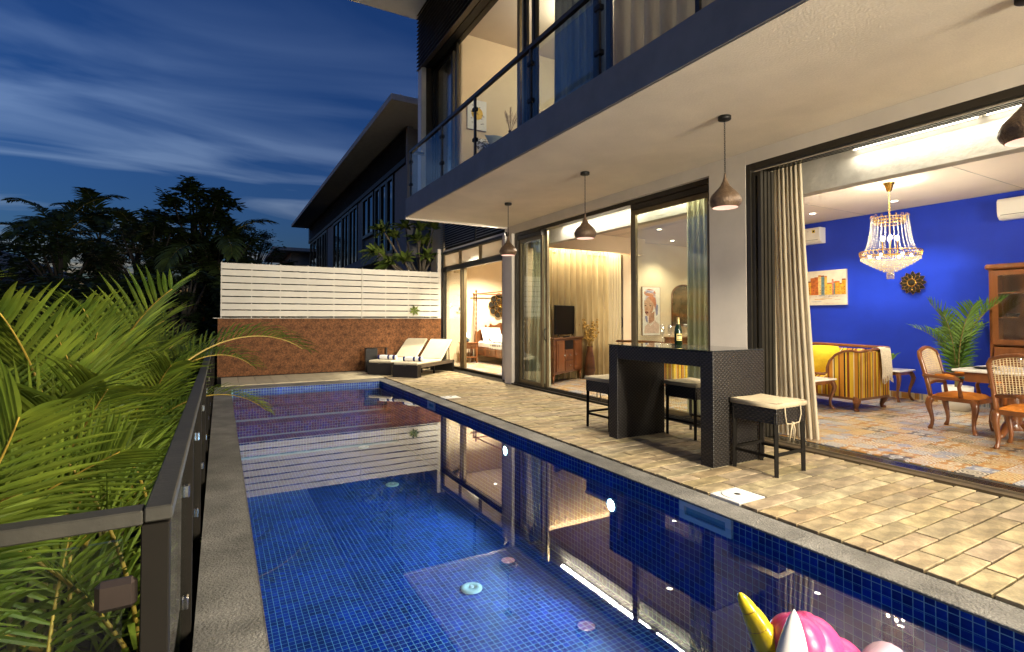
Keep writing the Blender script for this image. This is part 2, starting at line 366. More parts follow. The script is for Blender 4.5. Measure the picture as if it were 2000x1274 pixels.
def _patch():
    m, t = _mk('patchwork_tile'); g = NT(t)
    pos = g.n('ShaderNodeNewGeometry').outputs['Position']; s = g.n('ShaderNodeSeparateXYZ', {0: pos})
    cx = g.math('DIVIDE', s.outputs[0], TS); cyy = g.math('DIVIDE', s.outputs[1], TS)
    fx, fy = g.math('FLOOR', cx), g.math('FLOOR', cyy)
    u = g.math('SUBTRACT', g.math('SUBTRACT', cx, fx), .5); v = g.math('SUBTRACT', g.math('SUBTRACT', cyy, fy), .5)
    cell = g.n('ShaderNodeCombineXYZ', {0: fx, 1: fy, 2: 0.0}).outputs[0]
    wn = g.n('ShaderNodeTexWhiteNoise', {'Vector': cell}, noise_dimensions='2D'); r1 = wn.outputs['Value']; s3 = g.n('ShaderNodeSeparateColor', {0: wn.outputs['Color']}); r2 = s3.outputs[1]; r3 = s3.outputs[2]
    au, av = g.math('ABSOLUTE', u), g.math('ABSOLUTE', v); d1 = g.math('ADD', au, av)
    rr = g.math('SQRT', g.math('ADD', g.math('MULTIPLY', u, u), g.math('MULTIPLY', v, v)))
    rings = g.math('GREATER_THAN', g.math('SINE', g.math('MULTIPLY', rr, 40.0)), .1)
    flor = g.math('GREATER_THAN', g.math('ADD', g.math('MULTIPLY', g.math('SINE', g.math('MULTIPLY', au, 26.0)), g.math('SINE', g.math('MULTIPLY', av, 26.0))), g.math('MULTIPLY', g.math('SINE', g.math('MULTIPLY', d1, 28.0)), .6)), .15)
    star = g.math('GREATER_THAN', g.math('ADD', g.math('MULTIPLY', g.math('MULTIPLY', au, av), 22.0), g.math('SINE', g.math('MULTIPLY', rr, 24.0))), .62)
    dia = g.math('LESS_THAN', d1, .44); ring1 = g.math('LESS_THAN', g.math('ABSOLUTE', g.math('SUBTRACT', rr, .11)), .018)
    pat = g.n('ShaderNodeMix', {0: g.math('GREATER_THAN', r1, .35), 2: rings, 3: flor}).outputs[0]
    pat = g.n('ShaderNodeMix', {0: g.math('GREATER_THAN', r1, .68), 2: pat, 3: star}).outputs[0]
    ca = g.ramp(r2, [(0, (.62, .55, .42)), (.4, (.56, .54, .50)), (.7, (.60, .48, .28))], 'CONSTANT')
    cb_ = g.ramp(r3, [(0, (.42, .21, .05)), (.45, (.50, .27, .08)), (.72, (.24, .26, .32)), (.88, (.10, .085, .07))], 'CONSTANT')
    c = g.n('ShaderNodeMixRGB', {0: pat, 1: ca, 2: cb_}).outputs[0]
    ln = g.math('LESS_THAN', g.math('ABSOLUTE', g.math('SINE', g.math('ADD', g.math('MULTIPLY', rr, 24.0), g.math('MULTIPLY', g.math('MULTIPLY', u, v), g.math('MULTIPLY', r2, 90.0))))), .20)
    c = g.n('ShaderNodeMixRGB', {0: g.math('MULTIPLY', ln, .85), 1: c, 2: (.09, .08, .08, 1)}).outputs[0]
    isd = g.math('GREATER_THAN', g.math('FRACT', g.math('MULTIPLY', r1, 7.31)), .88)
    c = g.n('ShaderNodeMixRGB', {0: g.math('MULTIPLY', isd, dia), 1: c, 2: (.26, .27, .33, 1)}).outputs[0]
    c = g.n('ShaderNodeMixRGB', {0: g.math('MULTIPLY', isd, ring1), 1: c, 2: (.55, .5, .4, 1)}).outputs[0]
    p = g.n('ShaderNodeBsdfPrincipled', {'Base Color': g.n('ShaderNodeMixRGB', {0: 1.0, 1: c, 2: (.80, .80, .80, 1)}, blend_type='MULTIPLY').outputs[0], 'Roughness': .38}).outputs[0]
    g.n('ShaderNodeOutputMaterial', {0: p}); return m
M['patch'] = _patch()

# ---------------------------------------------------------------- ground
tag(MB().add([(-400, -400, -1.2), (400, -400, -1.2), (400, 400, -1.2), (-400, 400, -1.2)], [(0, 1, 2, 3)]).build('ground', M['soil']), kind='structure')
tag(MB().span((-6, -6, -1.25), (-0.17, 1.52, -0.03)).build('paving', M['coping']), kind='structure')

# ---------------------------------------------------------------- pool
PX0, PX1, PY0, PY1, WZ, FZ = 0.20, 3.22, -4.0, 11.9, -0.11, -1.15
T = 0.0505
pool = MB()
pool.add([(PX0, PY0, FZ + .0003), (PX1, PY0, FZ + .0003), (PX1, PY1, FZ + .0003), (PX0, PY1, FZ + .0003)], [(0, 1, 2, 3)])
pool.add([(PX1 - .0003, PY0, FZ), (PX1 - .0003, PY1, FZ), (PX1 - .0003, PY1, -.02), (PX1 - .0003, PY0, -.02)], [(3, 2, 1, 0)])
pool.add([(PX0 - .004, PY0, FZ), (PX0 - .004, PY1, FZ), (PX0 - .004, PY1, -.02), (PX0 - .004, PY0, -.02)], [(0, 1, 2, 3)])
pool.add([(PX0, PY1 - .0003, FZ), (PX1, PY1 - .0003, FZ), (PX1, PY1 - .0003, -.02), (PX0, PY1 - .0003, -.02)], [(3, 2, 1, 0)][:1])
pool.add([(PX0, PY0, FZ), (PX1, PY0, FZ), (PX1, PY0, -.02), (PX0, PY0, -.02)], [(0, 1, 2, 3)])
pool.mi = [0, 0, 1, 0, 1]; pool = tag(pool.build('pool', [M['grout'], M['mosaic']]), kind='structure')
def tile_vf(c, u, v, n, gap=.0019, h=.0014):
    """one chamfered mosaic piece: centre c, half axes u v, normal n"""
    c, u, v, n = Vector(c), Vector(u), Vector(v), Vector(n); a = (T / 2 - gap); b = a - .002
    vs = [c + u * sx * a + v * sy * a for sx, sy in ((-1, -1), (1, -1), (1, 1), (-1, 1))] + [c + u * sx * b + v * sy * b + n * h for sx, sy in ((-1, -1), (1, -1), (1, 1), (-1, 1))]
    return vs, [(4, 5, 6, 7), (0, 1, 5, 4), (1, 2, 6, 5), (2, 3, 7, 6), (3, 0, 4, 7)]
vs, fs = tile_vf((0, 0, 0), (1, 0, 0), (0, 1, 0), (0, 0, 1)); TILE = MB().add(vs, fs).mesh('mosaic_tile', M['mosaic'])
rest = MB(); cand = []
nx = int((PX1 - PX0) / T); STEPS = [(10.6, -.85), (11.05, -.62), (11.5, -.38)]
def floor_z(y): 
    z = FZ
    for ys, zs in STEPS:
        if y > ys: z = zs
    return z
for j in range(int((PY1 - 0.6) / T)):
    y = 0.6 + (j + .5) * T
    for i in range(nx):
        x = PX1 - (i + .5) * T; z = floor_z(y)
        d = math.hypot(x, y)
        # the ones that show largest: near, and inside the frame
        ang = math.degrees(math.atan2(x, y)); el = math.degrees(math.atan2(1.4 - z, d * math.cos(R(ang - 29.2))))
        if el < 32.3 and z == FZ and ang < 40: cand.append((d, x, y))
        rest.add(*tile_vf((x, y, z), (1, 0, 0), (0, 1, 0), (0, 0, 1)))
cand.sort(); near = set((x, y) for d, x, y in cand[:215])
rest = MB()
for j in range(int((PY1 - 0.6) / T)):
    y = 0.6 + (j + .5) * T
    for i in range(nx):
        x = PX1 - (i + .5) * T; z = floor_z(y)
        if (x, y) in near: inst('mosaic_tile', TILE, pool, (x, y, FZ))
        else: rest.add(*tile_vf((x, y, z), (1, 0, 0), (0, 1, 0), (0, 0, 1)))
for (ys, zs), zl in zip(STEPS, (FZ, -.85, -.62)):
    for i in range(nx):
        for k in range(int((zs - zl) / T)): rest.add(*tile_vf((PX1 - (i + .5) * T, ys, zs - (k + .5) * T), (1, 0, 0), (0, 0, 1), (0, -1, 0)))
st = MB()
for (ys, zs) in STEPS: st.span((PX0, ys - .0003, FZ), (PX1 - .001, PY1 - .001, zs + .0003))
st.build('pool_step', M['grout'], pool)
SK = [(2.52, 3.0), (8.42, 8.78)]        # skimmer mouths in the right wall
cnt = 0
for j in range(int((PY1 - 0.6) / T)):
    y = 0.6 + (j + .5) * T
    for k in range(22):
        z = -.035 - (k + .5) * T + .005
        if k < 2 and any(a < y < b for a, b in SK): continue
        if k < 2 and y < 2.75 and cnt < 85:
            inst('mosaic_tile', TILE, pool, (PX1, y, z), (0, R(-90), 0)); cnt += 1
        else: rest.add(*tile_vf((PX1, y, z), (0, -1, 0), (0, 0, 1), (-1, 0, 0)))
for i in range(nx):
    for k in range(7): rest.add(*tile_vf((PX1 - (i + .5) * T, PY1, -.035 - (k + .5) * T + .005), (1, 0, 0), (0, 0, 1), (0, -1, 0)))
tag(rest.build('mosaic_tiles', M['mosaic'], pool), kind='stuff')
water = MB().add([(PX0, PY0, WZ), (PX1, PY0, WZ), (PX1, PY1, WZ), (PX0, PY1, WZ)], [(0, 1, 2, 3)])
tag(water.build('water', GL['water']), kind='structure')
cop = MB()
cop.span((-.09, PY0, -.9), (PX0, PY1, -.022)); cop.span((PX1 - .035, PY0, -.036), (3.43, PY1 - .001, -.018), bev=.004); cop.span((-.088, PY1 - .03, -.034), (3.432, 12.41, -.0205))
tag(cop.build('pool_coping', M['coping']), kind='structure')
for (a, b), nm in zip(SK, ('large', 'small')):
    t = thing('pool_skimmer', 'long white skimmer mouth in the near blue tiled pool wall' if nm == 'large' else 'small white framed skimmer grille in the pool wall by the loungers', 'skimmer', (PX1, (a + b) / 2, -.09), 0, None)
    h = (b - a) / 2; m = MB(); zt = .050
    m.span((-.022, -h, .015), (.03, h, zt)); m.span((-.022, -h, -.085), (.03, h, -.045)); m.span((-.022, -h, -.045), (.03, -h + .05, .015)); m.span((-.022, h - .05, -.045), (.03, h, .015))
    m.build('frame', M['plastic'], t); MB().span((.01, -h + .05, -.045), (.05, h - .05, .015)).build('throat', M['black'], t)
# underwater lamps on the right wall, inlets on the floor
M['poollens'] = emis('pool_lamp_lens', (.70, 1.0, .82), 9, (.9, .9, .9))
for y, z, n in ((5.93, -.30, 'farther'), (3.85, -.35, 'nearer')):
    t = thing('pool_light', f'{n} of the two round glowing lamps under water in the tiled pool wall', 'pool light', (PX1, y, z))
    m = MB().lathe([(.055, 0), (.055, .012), (.075, .012), (.08, 0)], n=20); m.v = [(-b_, c_, a_) for a_, c_, b_ in m.v]; m.build('rim', M['pipe'], t)
    m = MB().lathe([(.001, .014), (.035, .012), (.055, .004)], n=20); m.v = [(-b_, c_, a_) for a_, c_, b_ in m.v]; m.build('lens', M['poollens'], t)
    lamp('pool_light_beam', 'SPOT', 25, (-.05, 0, 0), t, (.55, .80, 1.0), (0, R(96), 0), .05, spot=R(150), blend=.5)
M['inlet'] = emis('inlet_cover', (.8, 1, .85), 0.02, (.50, .58, .50))  # covers get a faint glow of their own, though they are no lamps
for x, y, lab in ((2.32, 7.9, 'round pale inlet cover on the pool floor, the middle one'), (2.09, 4.52, 'round pale inlet cover on the pool floor nearest the camera'), (2.49, 10.45, 'round pale inlet cover on the pool floor nearest the far wall')):
    t = thing('floor_inlet', lab, 'inlet', (x, y, FZ + .006))
    MB().lathe([(.10, 0), (.10, .014), (.085, .02), (.03, .02), (.03, .014), (.001, .014)], n=28).build('cover', M['inlet'], t)
    MB().lathe([(.022, .016), (.022, .026), (.001, .026)], n=14).build('nozzle', M['plastic'], t)

# ---------------------------------------------------------------- deck of sandstone planks
deck = MB(); deck.span((3.43, -5.2, -.3), (5.40, 14.14, -.028)); deck.span((5.40, -5.2, -.3), (14, 15.3, -.01)); deck.span((.03, 12.41, -.3), (3.43, 14.14, -.03))
deck = tag(deck.build('deck', M['joint']), kind='structure')
def slab_mesh(l, wd, h=.028, seed=0):
    rr = random.Random(seed); m = MB(); b = .0025
    nseg = 5; top = []
    a0, a1 = -l / 2, l / 2
    out = [(a0 + rr.uniform(-.002, .002), -wd / 2), ] 
    P = [(a0, -wd / 2)] + [(a0 + l * k / nseg, -wd / 2 + rr.uniform(-.002, .002)) for k in range(1, nseg)] + [(a1, -wd / 2), (a1, wd / 2)] + [(a1 - l * k / nseg, wd / 2 + rr.uniform(-.002, .002)) for k in range(1, nseg)] + [(a0, wd / 2)]
    n = len(P); vs = [(x, y, -h) for x, y in P] + [(x, y, -b) for x, y in P] + [(x - math.copysign(b, x) if abs(abs(x) - l / 2) < 1e-6 else x, y - math.copysign(b, y), 0) for x, y in P]
    fs = [tuple(range(2 * n, 3 * n))] + [(i, (i + 1) % n, n + (i + 1) % n, n + i) for i in range(n)] + [(n + i, n + (i + 1) % n, 2 * n + (i + 1) % n, 2 * n + i) for i in range(n)]
    return m.add(vs, fs)
rs = random.Random(3); RW = .1475
VAR = {}
for l in (.20, .26, .33, .40, .45, .50, .56, .62, .68):
    VAR[l] = [slab_mesh(l - .011, RW - .015, seed=int(l * 100) + k) for k in range(2)]
VM = {l: [a.mesh('deck_plank', M['stone']) for a in v] for l, v in VAR.items()}
drest = MB(); y = -4.9; row = 0; npl = 0
BOX = [(3.43, 3.76, 2.6225, 2.9175), (3.43, 3.76, 8.5225, 8.8175)]
while y < 14.05:
    x = 3.434; first = True; yc = y + RW / 2
    cuts = []
    ls = [(.20, .26, .33)[row % 3] if row % 2 else (.45, .50, .56)[row % 3]]
    while x < 5.395:
        l = ls[0] if first else rs.choice((.45, .50, .56, .62, .56, .68)); first = False
        remain = 5.396 - x
        if remain < .12: break
        if l > remain - .12: l = min(VAR, key=lambda q: abs(q - remain)) if remain < .6 else .33
        ll = min(l, remain); xc = x + ll / 2; zt = rs.uniform(-.003, .002)
        cut = next((b for a, b, c, d in BOX if c < yc < d and x < b), None)
        if cut and x + ll > cut + .05: ll2 = x + ll - cut; xc = cut + ll2 / 2; sx = ll2
        else: sx = ll
        if not cut or x + ll > cut + .05:
            k = rs.randrange(2)
            if 0.6 < y < 9.6 and npl < 300:
                inst('deck_plank', VM[l][k], deck, (xc, yc, zt), (rs.uniform(-.003, .003), rs.uniform(-.003, .003), PI if rs.random() < .5 else 0), (sx / l, 1, 1)); npl += 1
            else: drest.add([(xc + p[0] * sx / l, yc + p[1], zt + p[2]) for p in VAR[l][k].v], VAR[l][k].f)
        x += ll
    y += RW; row += 1
tag(drest.build('deck_planks', M['stone'], deck), kind='stuff')
m = slab_mesh(.335, 1.70, seed=5).mesh('paving_tile', M['creamtile'])
for i in range(10): inst('paving_tile', m, deck, (.03 + .17 + i * .342, 13.275, rs.uniform(-.002, .002) - .004))
# skimmer lids in the deck
for (x0, x1, y0, y1), lab in zip(BOX, ('square white skimmer lid set in the deck near the bar stool', 'small white skimmer lid set in the deck towards the loungers')):
    t = thing('skimmer_lid', lab, 'lid', ((x0 + x1) / 2, (y0 + y1) / 2, -.004)); hx, hy = (x1 - x0) / 2 - .012, (y1 - y0) / 2 - .012
    MB().box((0, 0, -.01), (2 * hx, 2 * hy, .03), bev=.004).build('frame', M['plastic'], t)
    MB().lathe([(hy * .88, .004), (hy * .88, .009), (hy * .84, .010), (.03, .011), (.001, .011)], n=36).build('cover', M['white'], t)
    MB().lathe([(hy * .90, .0055), (hy * .88, .0058)], n=36).build('ring', M['joint'], t); MB().lathe([(.001, .0125), (.025, .0122)], n=12).build('finger_hole', M['joint'], t)
# ---------------------------------------------------------------- villa
villa = thing('villa', 'two storey villa with open sliding glass doors and a grey balcony over the pool deck', 'house', (8.0, 4.0, 0))
def VP(mb, name, m, par=None, **k): return mb.build(name, m, par or villa, world=True, **k)
VP(MB().span((3.17, -5.2, 3.395), (14.0, 9.98, 3.75)), 'balcony_slab', M['fascia'])
VP(MB().span((3.19, -5.2, 3.385), (5.9, 9.96, 3.393)), 'soffit', M['soffit'])
VP(MB().span((5.45, 9.77, -.01), (5.85, 10.08, 3.383)), 'pier', M['wallext'])
VP(MB().span((5.45, 4.05, -.01), (5.86, 4.58, 3.383)), 'pier', M['wallext'])
VP(MB().span((5.45, 4.582, 3.225), (5.70, 9.768, 3.383)), 'lintel', M['wallext']); VP(MB().span((5.45, -5.2, 3.225), (5.70, 4.048, 3.383)), 'lintel', M['wallext'])
# inside walls and ceilings of the ground floor
VP(MB().span((5.86, 9.90, 0), (13.4, 10.05, 3.31)), 'wall', M['tan'])
VP(MB().span((10.4, -5.2, 0), (10.55, 8.75, 3.31)), 'wall', M['blue'])
VP(MB().span((13.2, 8.6, 0), (13.4, 9.9, 3.31)).span((10.56, 8.6, 0), (13.2, 8.75, 3.31)), 'wall', M['tan'])
VP(MB().span((5.45, -5.4, -.01), (13.4, -5.2, 3.75)), 'wall', M['wallext'])
VP(MB().span((6.16, -5.2, 3.312), (13.4, 9.9, 3.385)), 'ceiling', M['cream'])
M['beam'] = mat('raw_plaster_beam', (0.46, 0.44, 0.39), 0.8, var=.16, scale=2.5, bump=.5, bscale=18, detail=9)
VP(MB().span((6.0, -5.2, 2.87), (6.155, 4.3, 3.384)), 'beam', M['beam']); VP(MB().span((6.0, 4.302, 2.965), (6.155, 9.89, 3.384)), 'beam', M['beam'])
m = MB()
for yy in (1.2, 3.0, 5.2): m.span((6.17, yy, 3.309), (10.39, yy + .008, 3.313))
for xx in (7.9, 8.0): m.span((xx, -5, 3.3085), (xx + .008, 9.8, 3.313))
VP(m, 'ceiling_joint', M['beam'])
# skirting of patterned tile along the blue wall
VP(MB().span((10.385, -5.2, .02), (10.399, 8.7, .12)), 'skirting', M['patch'])
# floors
fl = tag(MB().span((5.64, -5.2, -.02), (13.4, 9.9, .012)).span((5.78, 10.05, -.02), (12, 15.3, .0125)).build('floor', M['joint']), kind='structure')
b = .003; h = .008; a = TS / 2 - .0012
vs = [(x * a, y * a, 0) for x, y in ((-1, -1), (1, -1), (1, 1), (-1, 1))] + [(x * (a - b), y * (a - b), h) for x, y in ((-1, -1), (1, -1), (1, 1), (-1, 1))]
fsq = [(4, 5, 6, 7), (0, 1, 5, 4), (1, 2, 6, 5), (2, 3, 7, 6), (3, 0, 4, 7)]
FT = MB().add(vs, fsq).mesh('floor_tile', M['patch'])
allt = []
for i in range(29, 52):
    for j in range(-10, 49):
        x, y = (i + .5) * TS, (j + .5) * TS
        if x < 5.72: continue
        allt.append((math.hypot(x, y) if y > .55 * x - 2.2 else 99, x, y))
allt.sort(); frest = MB()
for k, (d, x, y) in enumerate(allt):
    if k < 300: inst('floor_tile', FT, fl, (x, y, .012))
    else: frest.add([(x + p[0], y + p[1], .012 + p[2]) for p in vs], fsq)
for i in range(29, 59):
    for j in range(51, 76): frest.add([((i + .5) * TS + p[0], (j + .5) * TS + p[1], .0125 + p[2]) for p in vs], fsq)
tag(frest.build('floor_tiles', M['patch'], fl), kind='stuff')
# ---- door frames
def rect_frame(x0, x1, y0, y1, z0, z1, wd, mb=None, sill=True):
    mb = mb or MB()
    mb.span((x0, y0, z0), (x1, y0 + wd, z1)); mb.span((x0, y1 - wd, z0), (x1, y1, z1)); mb.span((x0 + .002, y0 + wd, z1 - wd), (x1 - .002, y1 - wd, z1))
    if sill: mb.span((x0 + .002, y0 + wd, z0), (x1 - .002, y1 - wd, z0 + wd))
    return mb
def sliding_door(x, y0, y1, z0, z1, handle=None, pane=True, stile=.07, m='bronze'):
    d = VP(rect_frame(x, x + .045, y0, y1, z0, z1, stile), 'sliding_door', M[m])
    if pane: VP(MB().span((x + .02, y0 + stile - .01, z0 + stile - .01), (x + .028, y1 - stile + .01, z1 - stile + .01)), 'pane', GL['pane'], d)
    if handle is not None:
        hm = MB().tube([(x - .002, handle, .95), (x - .04, handle, .99), (x - .05, handle, 1.08), (x - .04, handle, 1.17), (x - .002, handle, 1.21)], .011, 8)
        VP(hm, 'handle', M['black'], d)
    return d
# middle door: outer frame, head band, three sashes with the middle bay open
VP(rect_frame(5.52, 5.70, 4.582, 9.768, 0.0, 3.224, .07, sill=False), 'door_frame', M['dark'])
for y0, y1 in ((8.75, 9.70), (4.66, 6.15)): VP(MB().span((5.545, y0, 3.07), (5.69, y1, 3.152)), 'head_panel', M['dark'])
VP(MB().span((5.44, 4.582, -.01), (5.70, 9.768, .022)).span((5.50, 4.582, .022), (5.512, 9.768, .04)).span((5.57, 4.582, .022), (5.582, 9.768, .04)).span((5.64, 4.582, .022), (5.652, 9.768, .04)), 'sill_track', M['dark'])
sliding_door(5.585, 8.76, 9.69, .035, 3.07, None); sliding_door(5.635, 8.66, 9.62, .035, 3.145, 8.70)
sliding_door(5.585, 4.66, 6.16, .035, 3.07, None); sliding_door(5.635, 4.70, 6.25, .035, 3.145, None)
# dining door: everything slid to the far jamb
VP(MB().span((5.455, 3.99, 0), (5.70, 4.047, 3.224)).span((5.455, -5.2, 3.15), (5.70, 3.988, 3.224)), 'door_frame', M['dark'])
tr = MB().span((5.405, -5.2, -.012), (5.66, 4.047, .012)); tr = VP(tr, 'sill_track', mat('brown_sill', (.10, .07, .035), .6, var=.2, scale=4))
for k in range(4): VP(MB().span((5.49 + k * .045, -5.2, .012), (5.505 + k * .045, 3.988, .034)), 'track_rail', M['pipe'], tr)
m = MB()
for k in range(4): m.span((5.49 + k * .045, -5.2, 3.125), (5.50 + k * .045, 3.988, 3.15))
VP(m, 'head_track', M['pipe'])
for k in range(4): sliding_door(5.478 + k * .05, 3.90 - k * .012 - .03, 3.985, .035, 3.12, None, pane=False, stile=.04, m='dark')
# bedroom front
VP(MB().span((5.75, 14.45, -.01), (5.95, 15.5, 4.3)).span((5.95, 15.3, -.01), (12, 15.5, 4.3)), 'wall', M['tan'])
VP(MB().span((12, 10.05, 0), (12.2, 15.5, 4.3)), 'wall', M['tan'])
VP(MB().span((5.76, 10.09, 3.31), (12, 15.29, 3.40)), 'ceiling', M['cream'])
VP(MB().span((5.96, 10.06, 3.41), (12.2, 15.5, 4.3)), 'wall', M['wallext'])
VP(MB().span((5.70, 10.082, -.01), (5.95, 10.66, 3.38)), 'pier', M['wallext'])
VP(MB().span((5.52, 14.315, 0), (5.62, 14.45, 3.42)), 'post', M['wallext'])
VP(rect_frame(5.72, 5.83, 10.66, 14.45, 0.0, 3.34, .06, sill=True), 'door_frame', M['dark'])
VP(MB().span((5.722, 10.72, 2.76), (5.828, 14.39, 2.88)), 'transom_bar', M['dark'])
VP(MB().span((5.735, 13.10, .06), (5.80, 13.18, 2.76)), 'door_stile', M['bronze']); VP(MB().span((5.74, 12.94, .06), (5.825, 13.02, 2.76)), 'door_stile', M['bronze'])
for y0, y1 in ((13.25, 14.39), (11.98, 13.17), (10.72, 11.90)):
    f = VP(rect_frame(5.74, 5.81, y0, y1, 2.882, 3.278, .03), 'transom_window', M['bronze']); VP(MB().span((5.768, y0 + .025, 2.90), (5.776, y1 - .025, 3.26)), 'pane', GL['frost'], f)
VP(MB().span((5.77, 13.17, .055), (5.776, 14.40, 2.77)), 'pane', GL['pane'])
# louvres above the bedroom
lb = VP(MB().span((5.80, 10.10, 3.42), (5.95, 14.6, 4.55)), 'louvre', M['black'])
for k in range(16):
    z = 3.45 + k * .068; VP(MB().prism([(5.70, z), (5.705, z + .02), (5.79, z + .055), (5.79, z + .035)], 1, 10.10, 14.6), 'slat', M['louvre2'], lb)
VP(MB().span((5.69, 12.1, 3.41), (5.72, 12.2, 4.55)), 'louvre_post', M['black'], lb)
VP(MB().span((3.175, 9.982, 3.36), (5.70, 10.03, 3.44)), 'slab_trim', M['wallext'])
# ---- upper storey
VP(MB().span((3.50, 10.02, 3.752), (3.60, 10.22, 6.49)), 'pier', M['white']); VP(MB().span((3.602, 10.018, 3.752), (3.738, 10.22, 6.498)), 'corner_post', M['dark'])
VP(MB().span((3.75, 9.98, 3.752), (12, 10.2, 7.55)), 'wall', M['wallext'])
VP(MB().span((3.95, 9.50, 3.752), (10, 9.62, 7.10)), 'wall', M['tan']); VP(MB().span((9.9, -5.2, 3.752), (10, 9.5, 7.1)), 'wall', M['tan'])
VP(MB().span((3.8, -5.2, 7.10), (10, 9.97, 7.16)), 'ceiling', M['cream'])
VP(MB().span((3.80, -5.2, 3.752), (10, 9.97, 3.762)), 'upper_floor', M['wood2'])
VP(rect_frame(3.74, 3.84, -5.2, 10.015, 3.752, 6.56, .07, sill=False), 'window_frame', M['dark'])
VP(MB().span((3.60, -5.2, 6.50), (3.738, 10.22, 6.568)), 'louvre_base', M['dark'])
for y0, y1, p in ((9.02, 9.94, 1), (8.80, 9.06, 0), (6.32, 6.56, 0), (6.08, 6.36, 0), (4.72, 6.12, 1), (4.48, 4.78, 0), (-5.1, -2, 1)):
    x = 3.765 if p else 3.75
    f = VP(rect_frame(x, x + .045, y0, y1, 3.76, 6.485, .07 if p else min(.07, (y1 - y0) * .4)), 'sliding_window', M['bronze' if (y0 * 10) % 2 > 1 else 'dark'])
    if p: VP(MB().span((x + .02, y0 + .05, 3.8), (x + .026, y1 - .05, 6.45)), 'pane', GL['pane'], f)
ul = VP(MB().span((3.60, -5.2, 6.57), (3.70, 10.22, 7.9)), 'louvre', M['black'])
for k in range(17):
    z = 6.46 + k * .082; VP(MB().prism([(3.46, z), (3.465, z + .022), (3.585, z + .062), (3.585, z + .04)], 1, -5.2, 10.22), 'slat', M['louvre'], ul)
VP(MB().span((1.2, -5.6, 7.62), (14.4, 10.36, 7.78)), 'roof', M['white'])
# balcony railing
rl = VP(MB().span((3.225, -5.0, 4.655), (3.275, 9.93, 4.705)).span((3.276, 9.88, 4.655), (3.52, 9.93, 4.705)), 'balcony_railing', M['dark'])
PO = [9.9, 8.25, 6.93, 5.35, 4.05, 2.82, 1.5]
for y in PO:
    VP(MB().span((3.235, y - .02, 3.752), (3.265, y + .02, 4.655)), 'post', M['dark'], rl)
    for z in (4.0, 4.45): VP(MB().span((3.222, y - .045, z), (3.278, y + .045, z + .05)), 'clamp', M['black'], rl)
for y0, y1 in zip(PO[1:], PO[:-1]): VP(MB().span((3.246, y0 + .03, 3.78), (3.256, y1 - .03, 4.62)), 'pane', GL['rail'], rl)

# ---------------------------------------------------------------- lit strips and downlights
LED = emis('led_tube', (1.0, .92, .75), 3.5)
def led(y0, y1, x, z, lab, pw):
    t = thing('led_tube', lab, 'tube light', (x, (y0 + y1) / 2, z), group='warm tube lights along the beams')
    h = (y1 - y0) / 2
    MB().span((-.012, -h, -.015), (.012, h, .012)).build('batten', M['plastic'], t)
    MB().tube([(-.024, -h + .01, -.008), (-.024, h - .01, -.008)], .013, 8).build('diffuser', LED, t)
    lamp('tube_glow', 'AREA', pw, (-.045, 0, -.03), t, WARM2, (0, R(35), 0), .06, 2 * h)
    for s in (-1, 1): MB().box((-.02, s * h, -.008), (.03, .02, .03)).build('end_cap', M['plastic'], t)
led(7.72, 8.62, 5.985, 3.29, 'lit tube on the beam just inside the middle doorway, farthest of them', 6)
led(6.98, 7.68, 5.985, 3.29, 'lit tube on the beam above the television bay, second from the far end', 5)
led(6.2, 6.94, 5.985, 3.29, 'lit tube on the beam above the middle doorway beside the door stile', 5)
led(5.05, 6.05, 5.985, 3.29, 'lit tube on the beam behind the fixed right pane of the middle door', 6)
led(2.02, 3.1, 5.985, 3.235, 'lit tube along the dining room beam next to the beige curtain', 4)
led(0.85, 1.98, 5.985, 3.235, 'lit tube along the dining room beam at the right edge of the picture', 4)
led(-0.4, .8, 5.985, 3.235, 'added unseen tube light continuing the dining room beam row beyond the right edge', 4)  # out of view, added to throw more light on the palms
DL = emis('downlight_lens', (1, .9, .7), 4)
def downlight(x, y, z, lab, e, spot=115, grp='recessed ceiling downlights', drop=.03):
    t = thing('ceiling_downlight', lab, 'downlight', (x, y, z), group=grp)
    MB().lathe([(.05, 0), (.052, -.008), (.062, -.008), (.065, 0)], n=18).build('trim', M['white'], t)
    MB().lathe([(.001, -.006), (.045, -.006), (.05, 0)], n=18).build('lens', DL, t)
    lamp('downlight_beam', 'SPOT' if spot < 155 else 'POINT', e, (0, 0, -drop), t, WARM, (0, 0, 0), .04 if spot < 155 else .15, spot=R(spot), blend=.7, gloss=False)
for x, y, l in ((9.68, 9.25, 'small downlight in the sitting room ceiling above the portrait'), (8.2, 8.2, 'downlight in the sitting room ceiling in front of the gold curtain'), (7.2, 7.0, 'downlight in the sitting room ceiling nearer the open door'),
                (9.4, 5.6, 'downlight in the dining room ceiling near the air conditioner'), (9.55, 4.35, 'downlight in the dining room ceiling before the sunflower wall ornament'), (7.3, 4.9, 'downlight in the dining room ceiling above the coffee table'),
                (9.3, 1.4, 'downlight in the dining room ceiling above the glass cabinet'), (7.0, 1.2, 'downlight in the dining room ceiling near the open door'), (11.6, 9.2, 'downlight in the recess beyond the arched mirror')):
    downlight(x, y, 3.31, l, 42)
for x, y, l in ((7.2, 13.9, 'downlight in the bedroom ceiling above the bed'), (6.45, 12.3, 'downlight in the bedroom ceiling near the doorway')): downlight(x, y, 3.31, l, 270, 140)
for x, y, l in ((5.6, 7.6, 'downlight in the upstairs ceiling near the paintings'), (5.6, 6.6, 'downlight in the upstairs ceiling, bright behind the window stile'), (5.4, 4.2, 'downlight in the upstairs ceiling behind the blue curtain'), (5.4, 1.5, 'downlight in the upstairs ceiling beyond the right edge')): downlight(x, y, 7.10, l, 15, 160, drop=.35)

